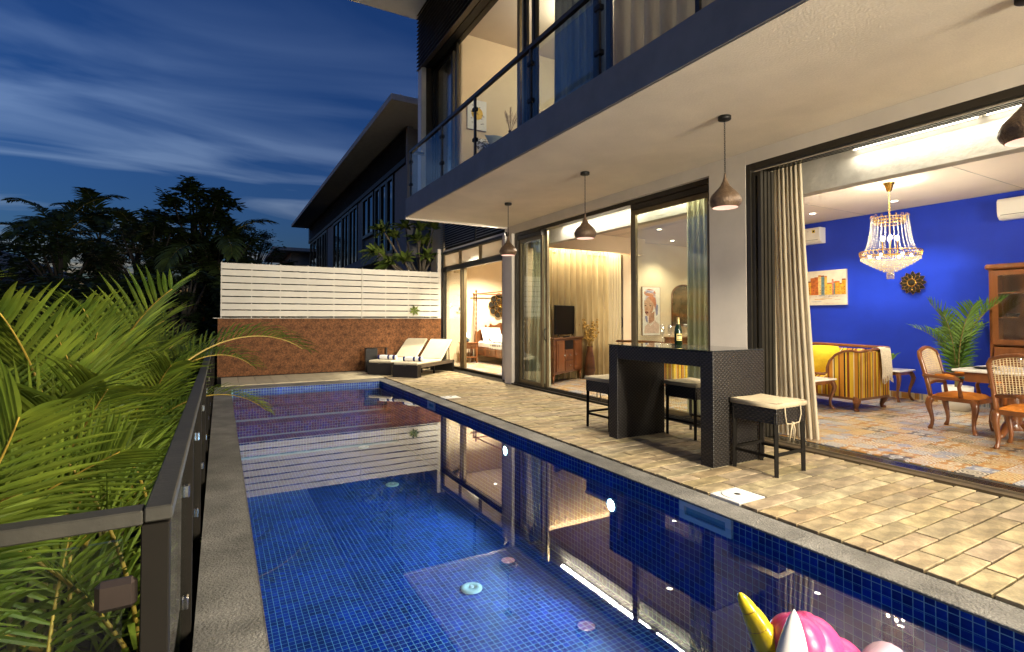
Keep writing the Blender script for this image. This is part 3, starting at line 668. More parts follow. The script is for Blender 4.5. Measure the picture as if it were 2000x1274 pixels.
# ---------------------------------------------------------------- back wall of the pool terrace
lw = thing('laterite_wall', 'rough reddish brown laterite stone wall behind the pool', 'wall', (2.8, 14.3, 0))
MB().span((-2.85, .03, -.9), (2.83, .3, 1.395)).build('core', M['joint'], lw)
rr = random.Random(11); BM = []
for k in range(5):
    q = MB().box((0, 0, 0), (1, 1, 1), bev=.014); q.v = [(x, y + (rr.uniform(-.06, .06) if y < 0 else 0), z) for x, y, z in q.v]; BM.append(q.mesh('stone_block', M['laterite']))
nr = 7; hh = 1.395 / nr
for r in range(nr):
    x = -2.85 - (.2 if r % 2 else 0)
    while x < 2.82:
        l = rr.uniform(.34, .46); x0, x1 = max(x, -2.85), min(x + l, 2.82)
        if x1 - x0 > .08: inst('stone_block', rr.choice(BM), lw, ((x0 + x1) / 2, .06 + rr.uniform(-.002, .002), (r + .5) * hh), (0, 0, 0), (x1 - x0 + .004, .12, hh + .004))
        x += l
fe = thing('slat_fence', 'off white fence of wide horizontal slats on top of the laterite wall', 'fence', (2.8, 14.3, 1.40))
MB().span((-2.95, -.03, -.002), (2.80, .1, .012)).build('base_rail', M['slat'], fe)
zs = [.03] + [.075 + .1775 * k for k in range(8)]
SP = [-2.80, -2.15, -1.5, -.85, -.2, .53, 1.18, 1.83, 2.48]
for k in range(8):
    z0 = .05 + k * .164; z1 = z0 + .164 - .024
    for a, b in ((-2.80, .53), (.536, 2.78)): MB().span((a, 0, z0), (b, .025, z1), bev=.003).build('slat', M['slat'], fe)
for x in SP: MB().span((x - .012 + .02, .027, .012), (x + .012 + .02, .06, 1.36)).build('post', M['slat'], fe)
# ---------------------------------------------------------------- garden railing on the left
gr = thing('garden_railing', 'dark metal railing with glass panels between the pool edge and the palms', 'railing', (-.13, 1.61, 0))
MB().span((-.03, -.03, .893), (.03, 12.5, .93), bev=.004).build('handrail', M['railtop'], gr); MB().span((-3.2, -.03, .888), (-.032, .03, .925), bev=.004).build('handrail', M['railtop'], gr)
ys = [0, 1.25, 2.5, 3.75, 5.0, 6.25, 7.5, 8.75, 10, 11.2, 12.45]
for i, y in enumerate(ys): MB().span((-.028 if i else -.036, y - .028, -.9), (.028 if i else .024, y + .028, .886), bev=.003).build('post', M['postblack'], gr)
MB().span((-1.6, -.025, -.9), (-1.55, .025, .885)).build('post', M['black'], gr)
for a, b in zip(ys[:-1], ys[1:]):
    MB().span((-.004, a + .06, -.12), (.006, b - .06, .84)).build('pane', GL['rail'], gr)
    for y, z in ((a + .05, .62), (a + .05, .12), (b - .05, .62), (b - .05, .12)): MB().span((-.016, y - .03, z - .03), (.018, y + .03, z + .03), bev=.006).build('clamp', M['pipe'], gr)
MB().span((-1.53, -.006, -.3), (-.075, .004, .852)).build('pane', GL['rail'], gr)
M['clampd'] = mat('bronze_clamp', (.12, .09, .075), .3, metal=.8, var=.1)
MB().box((-.085, -.01, .725), (.085, .03, .075), bev=.012).build('clamp', M['clampd'], gr)

# floodlights: one on the bedroom pier, two added out of view as fill
def flood(x, y, z, target, e, lab, spot=110, size=.05):
    t = thing('wall_floodlight', lab, 'floodlight', (x, y, z), 0, 'small floodlights fixed to the villa')
    d = (Vector(target) - Vector((x, y, z))).normalized(); q = d.to_track_quat('-Z', 'Y').to_matrix()
    MB().box((.05, 0, 0), (.05, .05, .09), bev=.005).build('bracket', M['black'], t)
    MB().box((0, 0, 0), (.13, .09, .05), bev=.008, M=q).build('housing', M['dark'], t); MB().box(d * .0262, (.11, .07, .002), M=q).build('lens', DL, t)
    l = lamp('flood_beam', 'SPOT', e, d * .06, t, (1, .90, .72), (0, 0, 0), size, spot=R(spot), blend=.9); l.rotation_euler = d.to_track_quat('-Z', 'Y').to_euler()
flood(5.42, 9.92, 3.22, (1.6, 14.3, 1.9), 118, 'small floodlight at the top of the pier beside the bedroom door', 130)
flood(3.50, -1.2, 3.30, (-1.6, 5.5, .6), 330, 'added unseen fill floodlight under the balcony edge beyond the right side of the picture', 120)  # added beyond the frame to brighten the palms

# unseen end wall behind the camera; its floodlight is added to brighten palms and facade
ew = thing('end_wall', 'pale garden wall closing the terrace behind the viewpoint', 'wall', (0, -6.2, 0)); MB().span((-6, -.2, -1.2), (5.4, 0, 2.9)).build('wall', M['wallext'], ew); MB().span((-6.05, -.24, 2.902), (5.4, .04, 2.98)).build('cap', M['coping'], ew)
flood(3.9, -6.1, 2.5, (2.6, 6, 1.6), 1700, 'added unseen fill floodlight on the garden wall behind the viewpoint', 150, 1.2)
# ---------------------------------------------------------------- pendants under the balcony
def chain(mb, z0, z1, r=.007, w=.0022):
    n = int((z1 - z0) / .021)
    for i in range(n):
        zc = z0 + (i + .5) * (z1 - z0) / n; P = []
        for j in range(9):
            a = 2 * PI * j / 8; q = (r * math.cos(a), 0, zc + .015 * math.sin(a)); P.append(q if i % 2 else (q[1], q[0], q[2]))
        mb.tube(P, w, 4, caps=False)
    return mb
def pendant(y, lab, e):
    t = thing('pendant_lamp', lab, 'pendant lamp', (4.31, y, 3.383), group='hammered pendant lamps under the balcony')
    MB().lathe([(.001, 0), (.062, 0), (.062, -.03), (.055, -.036), (.001, -.036)][::-1], n=24).build('canopy', M['black'], t)
    chain(MB(), -.56, -.03).build('chain', M['black'], t)
    prof = [(.008, -.56), (.014, -.60), (.024, -.64), (.045, -.685), (.085, -.73), (.128, -.775), (.150, -.82), (.152, -.845), (.140, -.875), (.118, -.90)]
    MB().lathe(prof[::-1], n=36).build('shade', M['copper'], t, sub=0)
    MB().lathe([(.116, -.899), (.135, -.86), (.14, -.83), (.10, -.77), (.02, -.72)], n=30).build('shade_lining', M['shadein'], t)
    MB().ball((0, 0, -.82), .035, 12, 8).build('bulb', emis_bulb, t)
    lamp('bulb_light', 'SPOT', e, (0, 0, -.905), t, WARM, (0, 0, 0), .06, spot=R(150), blend=.8, gloss=False)
emis_bulb = emis('pendant_bulb', (1, .75, .55), .8)
for y, l in ((7.85, 'dark hammered pendant lamp hanging farthest away, in front of the bedroom pier'), (5.68, 'dark hammered pendant lamp hanging in front of the middle doorway'), (3.43, 'dark hammered pendant lamp hanging beside the dining room curtain'), (1.22, 'dark hammered pendant lamp cut off at the right edge of the picture'), (-1.0, 'added unseen pendant lamp continuing the row beyond the right edge')): pendant(y, l, 22)  # the last pendant is unseen, added for extra light on the palms

# ---------------------------------------------------------------- bar table, stools
bt = thing('bar_table', 'tall dark wicker bar table with a glass top on the deck', 'bar table', (4.03, 3.36, 0))
L, D, H = 1.50, .75, 1.095; th = .15
for y0 in (0, L - th): MB().span((0, y0, 0), (D, y0 + th, 1.085)).build('end_panel', M['wicker'], bt, bevel=.006)
MB().span((.002, th + .001, .932), (D - .002, L - th - .001, 1.083)).build('apron', M['wicker'], bt, bevel=.006)
MB().span((-.004, -.004, 1.087), (D + .004, L + .004, H), bev=.002).build('glass_top', glassy('dark_table_glass', (.5, .55, .55), 1.6, 0, 1, (.05, .05, .045), .55), bt)
for y in (.04, L - .04):
    for x in (.03, D - .03): MB().lathe([(.02, -.0), (.02, .012), (.001, .012)], (x, y, -.0), 12).build('foot', M['pipe'], bt)
def stool(x, y, rz, lab):
    t = thing('bar_stool', lab, 'bar stool', (x, y, 0), rz, 'wicker bar stools around the tall table')
    s = .205; lw_ = .036
    for sx in (-1, 1):
        for sy in (-1, 1): MB().tube([(sx * (s + .004), sy * (s + .004), 0), (sx * s, sy * s, .55)], [.021, .025], 4).build('leg', M['postblack'], t)
    MB().box((0, 0, .53), (.45, .45, .14)).build('seat_box', M['wicker'], t, bevel=.006)
    for a in range(4):
        c, sn = math.cos(a * PI / 2), math.sin(a * PI / 2); z = .19 if a % 2 else .17
        MB().box((c * s, sn * s, z), (.024, .40, .024) if a % 2 == 0 else (.40, .024, .024)).build('footrest', M['postblack'], t)
    # cushion with soft top and cord piping
    rows = []; n = 9; ch = .232
    for i in range(n):
        r = []
        for j in range(n):
            u, v = -1 + 2 * i / (n - 1), -1 + 2 * j / (n - 1); e = max(abs(u), abs(v))
            r.append((u * ch, v * ch, .662 - .016 * e ** 6 + .005 * math.cos(u * 3) * math.cos(v * 3)))
        rows.append(r)
    m = MB().grid(rows); m.v = m.v[:]
    b = .603
    per = [(ch * a, ch * bb) for a, bb in ((-1, -1), (1, -1), (1, 1), (-1, 1))]
    m.grid([[(x_ * q, y_ * q, z_) for x_, y_ in per] for q, z_ in ((1.0, .646), (1.016, .632), (1.016, .616), (.995, .602))], closed=True)
    cu = m.build('cushion', M['cushion'], t)
    for sx in (-1, 1):
        P = [(sx * .12, -.235, .612), (sx * .122, -.242, .54), (sx * .10, -.238, .465), (sx * .02, -.236, .455)]
        MB().tube(P, .006, 6).build('tie', M['cushion'], cu)
        MB().tube([(sx * .01, -.236, .456), (sx * .03, -.238, .40), (sx * .035, -.225, .30)], [.008, .007, .005], 6).build('tie', M['cushion'], cu)
    MB().ball((0, -.236, .456), .018, 8, 6).build('knot', M['cushion'], cu)
stool(4.485, 3.115, R(2), 'wicker bar stool with beige cushion at the near end of the tall table')
stool(4.98, 4.45, R(92), 'wicker bar stool behind the tall table, framed by its end panels')
stool(4.40, 5.27, R(182), 'wicker bar stool at the far end of the tall table, mostly hidden by it')
# bottle and flutes on the bar
bo = thing('champagne_bottle', 'green sparkling wine bottle with gold foil on the bar table', 'bottle', (4.69, 4.40, H))
M['bglass'] = mat('dark_green_glass', (.006, .016, .004), .08, var=.05)
MB().lathe([(.001, 0), (.040, 0), (.044, .006), (.044, .15), (.038, .19), (.022, .235), (.016, .26), (.016, .285)], n=24).build('body', M['bglass'], bo)
MB().lathe([(.0225, .232), (.0175, .26), (.0175, .30), (.019, .305), (.016, .315), (.001, .317)], n=20).build('foil', mat('gold_foil', (.75, .55, .22), .35, metal=.9, bump=.5, bscale=90), bo)
M['lab'] = mat('bottle_label', (.60, .46, .16), .5, var=.1)
for z0, z1, mm in ((.045, .125, 'lab'), (.075, .083, 'cushion'), (.10, .112, 'black'), (.055, .062, 'black')):
    P = [[(.0446 * math.cos(a) * (1.004 if mm != 'lab' else 1), .0446 * math.sin(a) * (1.004 if mm != 'lab' else 1), z) for a in [R(200 + k * 8) if mm == 'lab' else R(210 + k * 6) for k in range(13)]] for z in (z0, z1)]
    MB().grid(P).build('label', M[mm], bo)
for x, y, l in ((4.64, 4.60, 'champagne flute on the bar table, the left of the two'), (4.68, 4.52, 'champagne flute on the bar table beside the bottle')):
    t = thing('champagne_flute', l, 'glass', (x, y, H), group='champagne flutes')
    MB().lathe([(.033, .001), (.030, .004), (.006, .008), (.0045, .012), (.0045, .085), (.008, .095), (.022, .125), (.027, .155), (.026, .19), (.0225, .225)], n=20).build('glass', GL['clear'], t)
# ---------------------------------------------------------------- loungers with towels
def lounger(x, y, rz, lab, tl):
    t = thing('sun_lounger', lab, 'lounger', (x, y, 0), rz, 'wicker sun loungers at the end of the deck')
    W_, Lg = .68, 1.95        # local: foot end at y=0, head towards +y
    m = MB().box((0, .09, .145), (W_, .18, .29)); m.build('foot_box', M['wicker'], t, bevel=.006)
    MB().box((0, Lg - .05, .145), (W_, .10, .29)).build('head_box', M['wicker'], t, bevel=.006)
    for s in (-1, 1): MB().box((s * (W_ / 2 - .03), Lg / 2 + .04, .255), (.06, Lg - .28, .07)).build('side_rail', M['bronzew'], t)
    MB().box((0, Lg / 2, .265), (W_ - .12, Lg - .3, .03)).build('slat_base', M['wicker'], t)
    MB().box((0, .63, .325), (W_ - .02, 1.22, .065), bev=.022).build('seat_pad', M['pad'], t)
    ang = R(38); bl = .80
    Mx = Matrix.Rotation(ang, 3, 'X'); o = Vector((0, 1.24, .33)); 
    MB().box(o + Mx @ Vector((0, bl / 2, .012)), (W_ - .02, bl, .06), bev=.022, M=Mx).build('back_pad', M['pad'], t)
    MB().box(o + Mx @ Vector((0, bl / 2, -.035)), (W_ - .06, bl, .02), M=Mx).build('back_frame', M['wicker'], t)
    for s in (-1, 1): MB().tube([o + Mx @ Vector((s * .3, .55, -.04)), (s * .3, 1.72, .27)], .012, 6).build('prop', M['black'], t)
    for s in (-1, 1): MB().box((s * .18, 1.1, .10), (.03, .05, .20)).box((s * .18, 1.1, .03), (.05, .02, .06)).build('caster', M['black'], t)
    MB().box((0, -.004, .275), (.05, .006, .02)).build('badge', M['pipe'], t)
    tw = thing('rolled_towel', tl, 'towel', (0, 0, 0), rz, 'rolled navy and white towels')
    c = Matrix.Rotation(rz, 3, 'Z'); p = Vector((x, y, 0)) + c @ Vector((.02, .33, .358 + .058)); tw.location = p; tw.rotation_euler = (0, 0, rz + R(8))
    for a, b_, mm in ((-.24, -.19, 'navy'), (-.19, .02, 'linen'), (.02, .07, 'navy'), (.07, .16, 'linen'), (.16, .22, 'navy'), (.22, .25, 'linen')):
        pr = [(.055 + .004 * math.sin(k), a + (b_ - a) * k / 3) for k in range(4)]; q = MB().lathe(pr, n=16); q.v = [(z, x_, y_) for x_, y_, z in q.v]; q.build('band', M[mm], tw)
    sp_ = []
    for k in range(40): a = k * .5; r = .008 + .047 * k / 39; sp_.append((.252, r * math.cos(a), r * math.sin(a)))
    MB().tube(sp_, .0045, 5).disc((.249, 0, 0), .054, 18, 0, (1, 0, 0)).build('spiral_end', M['linen'], tw)
M['bronzew'] = mat('brown_wicker_rail', (.12, .09, .06), .5, var=.2, scale=30, bump=.4, bscale=120)
M['pad'] = mat('cream_lounger_pad', (.62, .54, .38), .9, var=.04, scale=6, bump=.12, bscale=40)
M['navy'] = mat('navy_towel', (.012, .018, .11), .95, var=.1, scale=40)
lounger(3.82, 12.03, R(-49), 'right wicker lounger with cream pad and raised back, nearer the bedroom door', 'rolled navy and white towel on the right lounger')
lounger(3.44, 12.90, R(-49), 'left wicker lounger with cream pad and raised back, beside the stone wall', 'rolled navy and white towel on the left lounger')
wt = thing('wicker_side_table', 'dark wicker side table with a glass top by the stone wall', 'side table', (3.50, 13.85, 0), R(-10))
MB().box((-.02, 0, .31), (.30, .42, .62)).build('body', M['wicker'], wt, bevel=.006); MB().box((.10, 0, .635), (.62, .46, .012), bev=.003).build('glass_top', GL['tint'], wt); MB().box((.36, 0, .31), (.03, .42, .62)).build('panel', M['wicker'], wt)

# ---------------------------------------------------------------- inflatable unicorn on the water
M['vin_y'] = mat('yellow_vinyl', (.62, .47, .02), .22, var=.05, bump=.12, bscale=14); M['vin_w'] = mat('white_vinyl', (.76, .72, .68), .28, var=.03, bump=.12, bscale=12); M['vin_p'] = mat('magenta_vinyl', (.50, .045, .17), .36, var=.1, bump=.1, bscale=10); M['vin_brown'] = mat('horn_seam', (.16, .03, .005), .4, var=.05); M['vin_l'] = mat('lilac_vinyl', (.55, .38, .46), .25, var=.06)
uf = thing('unicorn_float', 'inflatable pool float with a yellow horn, white ears and a magenta mane', 'pool float', (1.8, 1.1, WZ))
def puff(path, radii, name, m, n=18): return MB().tube(path, radii, n).build(name, m, uf)
rows = []
for i in range(36):
    a = 2 * PI * i / 36; rows.append([((.52 + .19 * math.cos(2 * PI * j / 16)) * math.cos(a) - .12, (.52 + .19 * math.cos(2 * PI * j / 16)) * math.sin(a) - .82, .08 + .17 * math.sin(2 * PI * j / 16)) for j in range(16)])
rows.append(rows[0]); MB().grid(rows, closed=True).build('ring', M['vin_w'], uf)
puff([(-.08, -.20, .05), (-.06, -.10, .14), (-.06, -.02, .20), (-.10, .02, .20), (-.18, .06, .17), (-.27, .09, .13), (-.31, .10, .10)], [.13, .13, .125, .115, .10, .085, .03], 'head', M['vin_w'])
P = []; rad = []; A = Vector((-.075, .03, .21)); B = Vector((-.186, .141, .538)); n = 60
def hr(s): return .072 * (1 - s) ** .55 + .003
def hc(s): return A.lerp(B, s) + Vector((.012, -.006, 0)) * math.sin(s * PI)
for i in range(n): s = i / (n - 1); P.append(hc(s)); rad.append(hr(s) * (.90 + .10 * abs(math.sin(s * PI * 6.0)) ** .35))
puff(P, rad, 'horn', M['vin_y'])
for k in range(1, 6):
    s = k / 6; c = hc(s); d = (B - A).normalized(); u = d.orthogonal().normalized(); v = d.cross(u); r = hr(s) * .925
    MB().tube([c + (u * math.cos(q) + v * math.sin(q)) * r for q in [2 * PI * j / 20 for j in range(21)]], .0016, 5, caps=False).build('seam', M['vin_brown'], uf)
def ear(o, tip, wd):
    o, tip = Vector(o), Vector(tip); d = tip - o; side = Vector((.87, -.49, 0)); nrm = d.cross(side).normalized(); rows = []
    for i in range(16):
        s = i / 15; wv = wd * math.sin(PI * (.30 + s * .70)) ** .75 + .0015; row = []
        for j in range(16):
            a = 2 * PI * j / 16; cr = .16 * max(0, math.sin(a)) * math.exp(-(math.cos(a) / .25) ** 2); row.append(o + d * s + side * wv * math.cos(a) + nrm * wv * (.55 * math.sin(a) - cr * 2.2))
        rows.append(row)
    return MB().grid(rows, closed=True).build('ear', M['vin_w'], uf)
ear((-.172, -.035, .22), (-.135, -.03, .549), .060); ear((-.30, -.09, .16), (-.36, -.12, .36), .045)
for c, r, s3 in (((.03, .03, .335), .12, (1.0, 1, 1.0)), ((-.045, .02, .385), .095, (1, 1, 1)), ((.115, -.01, .25), .125, (1, 1, 1)), ((.17, -.09, .13), .11, (1, 1, 1))):
    rows = []
    for i in range(17):
        th = PI * i / 16; row = []
        for j in range(40):
            a = 2 * PI * j / 40; q = r * (1 - .10 * abs(math.cos(2.5 * a)) ** 8 * math.sin(th)); row.append((c[0] + q * s3[0] * math.sin(th) * math.cos(a), c[1] + q * s3[1] * math.sin(th) * math.sin(a), c[2] - q * s3[2] * math.cos(th)))
        rows.append(row)
    MB().grid(rows, closed=True).build('mane', M['vin_p'], uf)
puff([(.06, -.22, .12), (.10, -.18, .25), (.155, -.152, .295), (.22, -.14, .30), (.29, -.15, .24), (.33, -.17, .1)], [.05, .075, .085, .085, .07, .04], 'wing', M['vin_l'])
# ---------------------------------------------------------------- curtains
def curtain(lab, m, x, y0, y1, z0, z1, folds, amp=.05, bot=None, axis='y', seed=1, flare=0.0, name='curtain', group=None):
    """hanging sheet with soft folds; bot = (y0, y1) at the hem when it spreads"""
    rr = random.Random(seed); b0, b1 = bot or (y0, y1); n = folds * 10; rows = []
    ph = [rr.uniform(-.5, .5) for _ in range(folds + 2)]; am = [rr.uniform(.6, 1.25) for _ in range(folds + 2)]
    t = thing(name, lab, 'curtain', (x, (y0 + y1) / 2, z0) if axis == 'y' else ((y0 + y1) / 2, x, z0), group=group)
    for i in range(14):
        s = i / 13; row = []
        for j in range(n + 1):
            u = j / n; f = u * folds; k = int(min(f, folds)); a = amp * am[k] * (.55 + .45 * s)
            d = a * math.sin(2 * PI * f + ph[k] * .4) + .25 * a * math.sin(4 * PI * f + 1 + 2 * s) + flare * s * (u - .3)
            w0 = y0 + (y1 - y0) * u; w1 = b0 + (b1 - b0) * u; wv = w0 + (w1 - w0) * s ** 1.3 + .012 * math.sin(2 * PI * f * 2 + s)
            row.append((d, wv - (y0 + y1) / 2, (z1 - z0) * (1 - s)) if axis == 'y' else (wv - (y0 + y1) / 2, d, (z1 - z0) * (1 - s)))
        rows.append(row)
    MB().grid(rows).build('cloth', m, t)
    hd = [[(p[0] * .9 - (.004 if axis == 'y' else 0), p[1] - (.004 if axis == 'x' else 0), p[2] - q) for p in rows[0]] for q in (-.002, .10)]
    MB().grid(hd).build('heading', m, t)
    return t
curtain('long beige curtain gathered at the left side of the open dining room doorway', M['curtain'], 5.86, 4.12, 3.62, .03, 3.20, 10, .045, (4.10, 3.46), seed=3, flare=.05)
curtain('pale olive curtain behind the left pane of the middle door', M['curtgreen'], 5.86, 9.55, 8.95, .03, 3.15, 6, .05, (9.75, 8.85), seed=5)
curtain('olive green curtain behind the right pane of the middle door', M['curtgreen'], 5.88, 5.34, 4.96, .03, 3.2, 4, .05, seed=8)
curtain('shimmering gold curtain lit from above behind the television', M['curtgold'], 9.78, 6.2, 8.12, .03, 2.98, 12, .065, axis='x', seed=9)
sheer = glassy('sheer_cloth', (.9, .85, .7), 1.1, 0, 1, (.62, .52, .32), .75)
curtain('thin cream sheer curtain beside the gold curtain', sheer, 9.80, 8.12, 8.52, .03, 2.95, 5, .018, axis='x', seed=10)
curtain('cream curtain in the farthest upstairs window', M['curtain'], 4.0, 9.90, 9.10, 3.78, 6.9, 6, .06, seed=12)
curtain('slate blue curtain behind the upstairs window pane', M['curtgrey'], 4.0, 5.95, 4.75, 3.78, 6.9, 9, .06, seed=14)
curtain('bunched beige curtain in the upstairs doorway above the middle pendant', M['curtain'], 3.98, 4.72, 3.12, 3.78, 6.9, 7, .08, seed=15)
curtain('narrow grey curtain beside the upstairs door stile', M['curtgrey'], 3.95, 6.86, 6.58, 3.78, 6.9, 3, .04, seed=16)
VP(MB().span((5.9, 9.42, 2.93), (8.95, 9.47, 3.311)).span((8.90, 9.472, 2.93), (8.95, 9.895, 3.311)), 'pelmet', M['tan'])
t = thing('pelmet_light', 'glowing strip hidden above the gold curtain behind the pelmet', 'strip light', (7.2, 9.6, 3.2))
MB().span((-1.2, -.02, 0), (1.2, .02, .02)).build('strip', LED, t); lamp('pelmet_glow', 'AREA', 14, (0, 0, -.02), t, WARM2, (0, 0, 0), 2.4, .05)
gd = thing('glass_door', 'dark framed glass door with a curved handle beside the gold curtain', 'door', (8.62, 9.86, 0.02))
MB().span((-.08, -.02, 0), (.0, .03, 2.93)).span((-.5, -.018, 0), (-.08, .028, .07)).build('frame', M['bronze'], gd); MB().tube([(-.06, -.02, 1.15), (-.06, -.07, 1.2), (-.06, -.07, 1.36), (-.06, -.02, 1.41)], .012, 8).build('handle', M['black'], gd)

# ---------------------------------------------------------------- carved furniture helpers
def cabriole(h, dx, dy, r=.035, out=.045, mi=0):
    P, rad = [], []
    for s, o, k in ((0, .1, 1.25), (.1, .55, 1.3), (.22, .85, 1.2), (.38, .62, 1.0), (.55, .22, .8), (.72, .0, .66), (.86, .12, .62), (.94, .42, .75), (.985, .62, .85), (1, .55, .6)):
        P.append((dx * out * o, dy * out * o, h * (1 - s))); rad.append(r * k)
    return P, rad
def leg(t, x, y, h, dx, dy, r=.032, out=.05, m='wood'):
    P, rad = cabriole(h, dx, dy, r, out); MB().tube([(x + p[0], y + p[1], p[2]) for p in P], rad, 8).build('leg', M[m], t)
def dining_chair(x, y, rz, lab):
    t = thing('dining_chair', lab, 'chair', (x, y, .02), rz, 'carved cane back dining chairs')   # local: faces +y
    for s in (-1, 1): leg(t, s * .235, .20, .40, s * .7, .7); leg(t, s * .21, -.22, .40, s * .3, -.8)
    m = MB(); m.tube([(-.24, .24, .39), (.24, .24, .39)], .032, 4); m.tube([(-.22, -.24, .39), (.22, -.24, .39)], .03, 4)
    for s in (-1, 1): m.tube([(s * .25, .24, .39), (s * .22, -.24, .39)], .03, 4)
    m.build('seat_rail', M['wood'], t)
    rows = []
    for i in range(8):
        u = -1 + 2 * i / 7; row = []
        for j in range(8):
            v = -1 + 2 * j / 7; e = max(abs(u), abs(v)); row.append((v * (.245 + .015 * u), u * .235, .415 + .055 * (1 - e ** 3)))
        rows.append(row)
    m = MB().grid(rows); m.build('seat_pad', M['velvet'], t)
    Q = []
    for k in range(25):
        a = k / 24
        if a < .36: p = (-.215 - .025 * (a / .36), a / .36)
        elif a > .64: p = (.215 + .025 * ((1 - a) / .36), (1 - a) / .36)
        else: q = (a - .36) / .28; p = (-.24 + .48 * q, 1 + .12 * math.sin(q * PI))
        zz_ = .40 + .54 * p[1]; Q.append((p[0] * (1 if .36 > a or a > .64 else 1), -.235 - .11 * max(0, p[1]) ** 1.3, zz_))
    MB().tube(Q, .026, 8, sq=(1, .8)).build('back_frame', M['wood'], t)
    MB().tube([(-.22, -.255, .56), (0, -.27, .58), (.22, -.255, .56)], .022, 8).build('lower_back_rail', M['wood'], t)
    m = MB(); nx_, nz_ = 17, 17
    def bp(u, v): return Vector((u * .225, -.255 - .095 * v, .585 + v * (.36 + .06 * (1 - u * u))))
    for i in range(nx_ + 1):
        u = -1 + 2 * i / nx_; m.tube([bp(u, k / 4) for k in range(5)], .0045, 4, caps=False)
    for j in range(nz_ + 1): m.tube([bp(-1 + 2 * k / 4, j / nz_) for k in range(5)], .0045, 4, caps=False)
    for i in range(-nx_, nx_ + 1, 2):
        a = [(u, v) for u, v in [((i + k * 2 * 1.0 * q) / nx_ , k / 8 * 1.0) for k in range(9) for q in (1,)]]
    m.build('cane_panel', M['cane'], t)
    for s in (-1, 1):
        am = MB().tube([(s * .24, -.30, .66), (s * .27, -.1, .655), (s * .275, .06, .65), (s * .265, .12, .63)], [.02, .023, .026, .02], 8); am.tube([(s * .265, .1, .63), (s * .25, .07, .55), (s * .25, .09, .42)], [.022, .02, .026], 8); am.build('arm', M['wood'], t)
        MB().tube([(s * .262, -.16, .675), (s * .272, -.04, .677), (s * .274, .04, .672)], [.018, .026, .018], 8).build('arm_pad', M['velvet'], t)
dining_chair(8.02, 2.95, PI, 'carved cane back armchair with orange seat at the far end of the dining table')
dining_chair(7.42, 2.13, R(-90), 'carved cane back chair with its back to the pool at the dining table')
dt = thing('dining_table', 'carved wooden dining table with a white marble top', 'dining table', (8.12, 1.75, .02))
MB().box((0, 0, .765), (.98, 2.3, .03), bev=.006).build('top', M['marble'], dt); MB().box((0, 0, .69), (.84, 2.1, .115)).build('apron', M['wood'], dt)
for y in (.75, -.75):
    MB().lathe([(.11, .08), (.07, .15), (.09, .25), (.13, .36), (.09, .5), (.1, .63)], (0, y, 0), 16).build('pedestal', M['wood'], dt)
    for s in (-1, 1): MB().tube([(s * .05, y, .16), (s * .2, y, .13), (s * .33, y, .05), (s * .40, y, .035)], [.05, .045, .035, .03], 8).build('foot', M['wood'], dt)
MB().box((0, 0, .12), (.06, 1.5, .06)).build('stretcher', M['wood'], dt)
for x, y, l in ((7.95, 2.35, 'wine glass on the dining table, the one farther from the edge of the picture'), (7.98, 2.02, 'wine glass on the dining table at the right edge of the picture')):
    t = thing('wine_glass', l, 'glass', (x, y, .80), group='wine glasses on the dining table'); MB().lathe([(.034, .001), (.03, .004), (.005, .008), (.004, .075), (.02, .085), (.04, .11), (.046, .14), (.042, .17), (.034, .195)], n=20).build('glass', GL['clear'], t)
t = thing('table_setting', 'dark plate with folded greenery on the marble dining table', 'plate', (7.95, 2.68, .80)); MB().lathe([(.001, .002), (.09, .004), (.13, .016), (.135, .016)], n=28).build('plate', M['black'], t)
# ---- sofa
def sofa(x, y, rz, Ls, lab, mirror=False):
    t = thing('striped_sofa', lab, 'sofa', (x, y, .02), rz, 'yellow striped carved sofas')    # local: faces -x, length along y
    A = Ls / 2
    MB().box((.0, 0, .29), (.79, Ls - .06, .22)).build('base', M['stripe'], t, bevel=.01)
    MB().box((-.03, 0, .44), (.70, Ls - .95, .13), bev=.04).build('seat_cushion', M['stripe'], t)
    m = MB(); rows = []
    for k in range(13):
        v = k / 12; rows.append([(.26 + .0 * v + .02, -A + .3 + (Ls - .6) * v, .4), (.24, -A + .3 + (Ls - .6) * v, .55), (.28, -A + .3 + (Ls - .6) * v, .78), (.33, -A + .3 + (Ls - .6) * v, .895), (.42, -A + .3 + (Ls - .6) * v, .89), (.425, -A + .3 + (Ls - .6) * v, .3)])
    m.grid(rows).build('backrest', M['stripe'], t)
    prof = [(0, .2), (0, .87), (.10, .885), (.22, .87), (.34, .81), (.43, .71), (.47, .60), (.475, .2)]
    for s in (-1, 1):
        pl = [(-s * 0 + s * (A - a), z) for a, z in prof]; pl = pl if s < 0 else pl[::-1]
        MB().prism([(p[0], p[1]) for p in pl], 0, -.41, .425).build('arm', M['stripe'], t)
        R_ = [(-.415, s * (A - a), z + .012) for a, z in prof[1:-1]]; MB().tube(R_ + [(-.415, s * (A - .475), .54), (-.415, s * (A - .53), .52)], .019, 8).build('arm_rail', M['wood'], t)
        MB().tube([(-.42, s * (A + .002), .885), (.0, s * (A + .002), .905), (.43, s * (A + .002), .925)], .02, 8).build('arm_rail', M['wood'], t)
        for xx, dx in ((-.36, -.7), (.36, .5)): leg(t, xx, s * (A - .08), .19, dx, s * .7, .045, .05)
    MB().tube([(.40, -A, .925), (.40, 0, .945), (.40, A, .925)], .024, 8).build('back_rail', M['wood'], t)
    MB().tube([(-.415, -A + .5, .515), (-.43, 0, .515), (-.415, A - .5, .515)], .02, 8).build('seat_rail', M['wood'], t)
    MB().span((-.415, -A + .002, .165), (.43, A - .002, .20)).build('plinth', M['wood'], t)
    return t
sofa(8.63, 5.28, 0, 2.1, 'yellow and black striped sofa with a knitted throw by the blue wall')
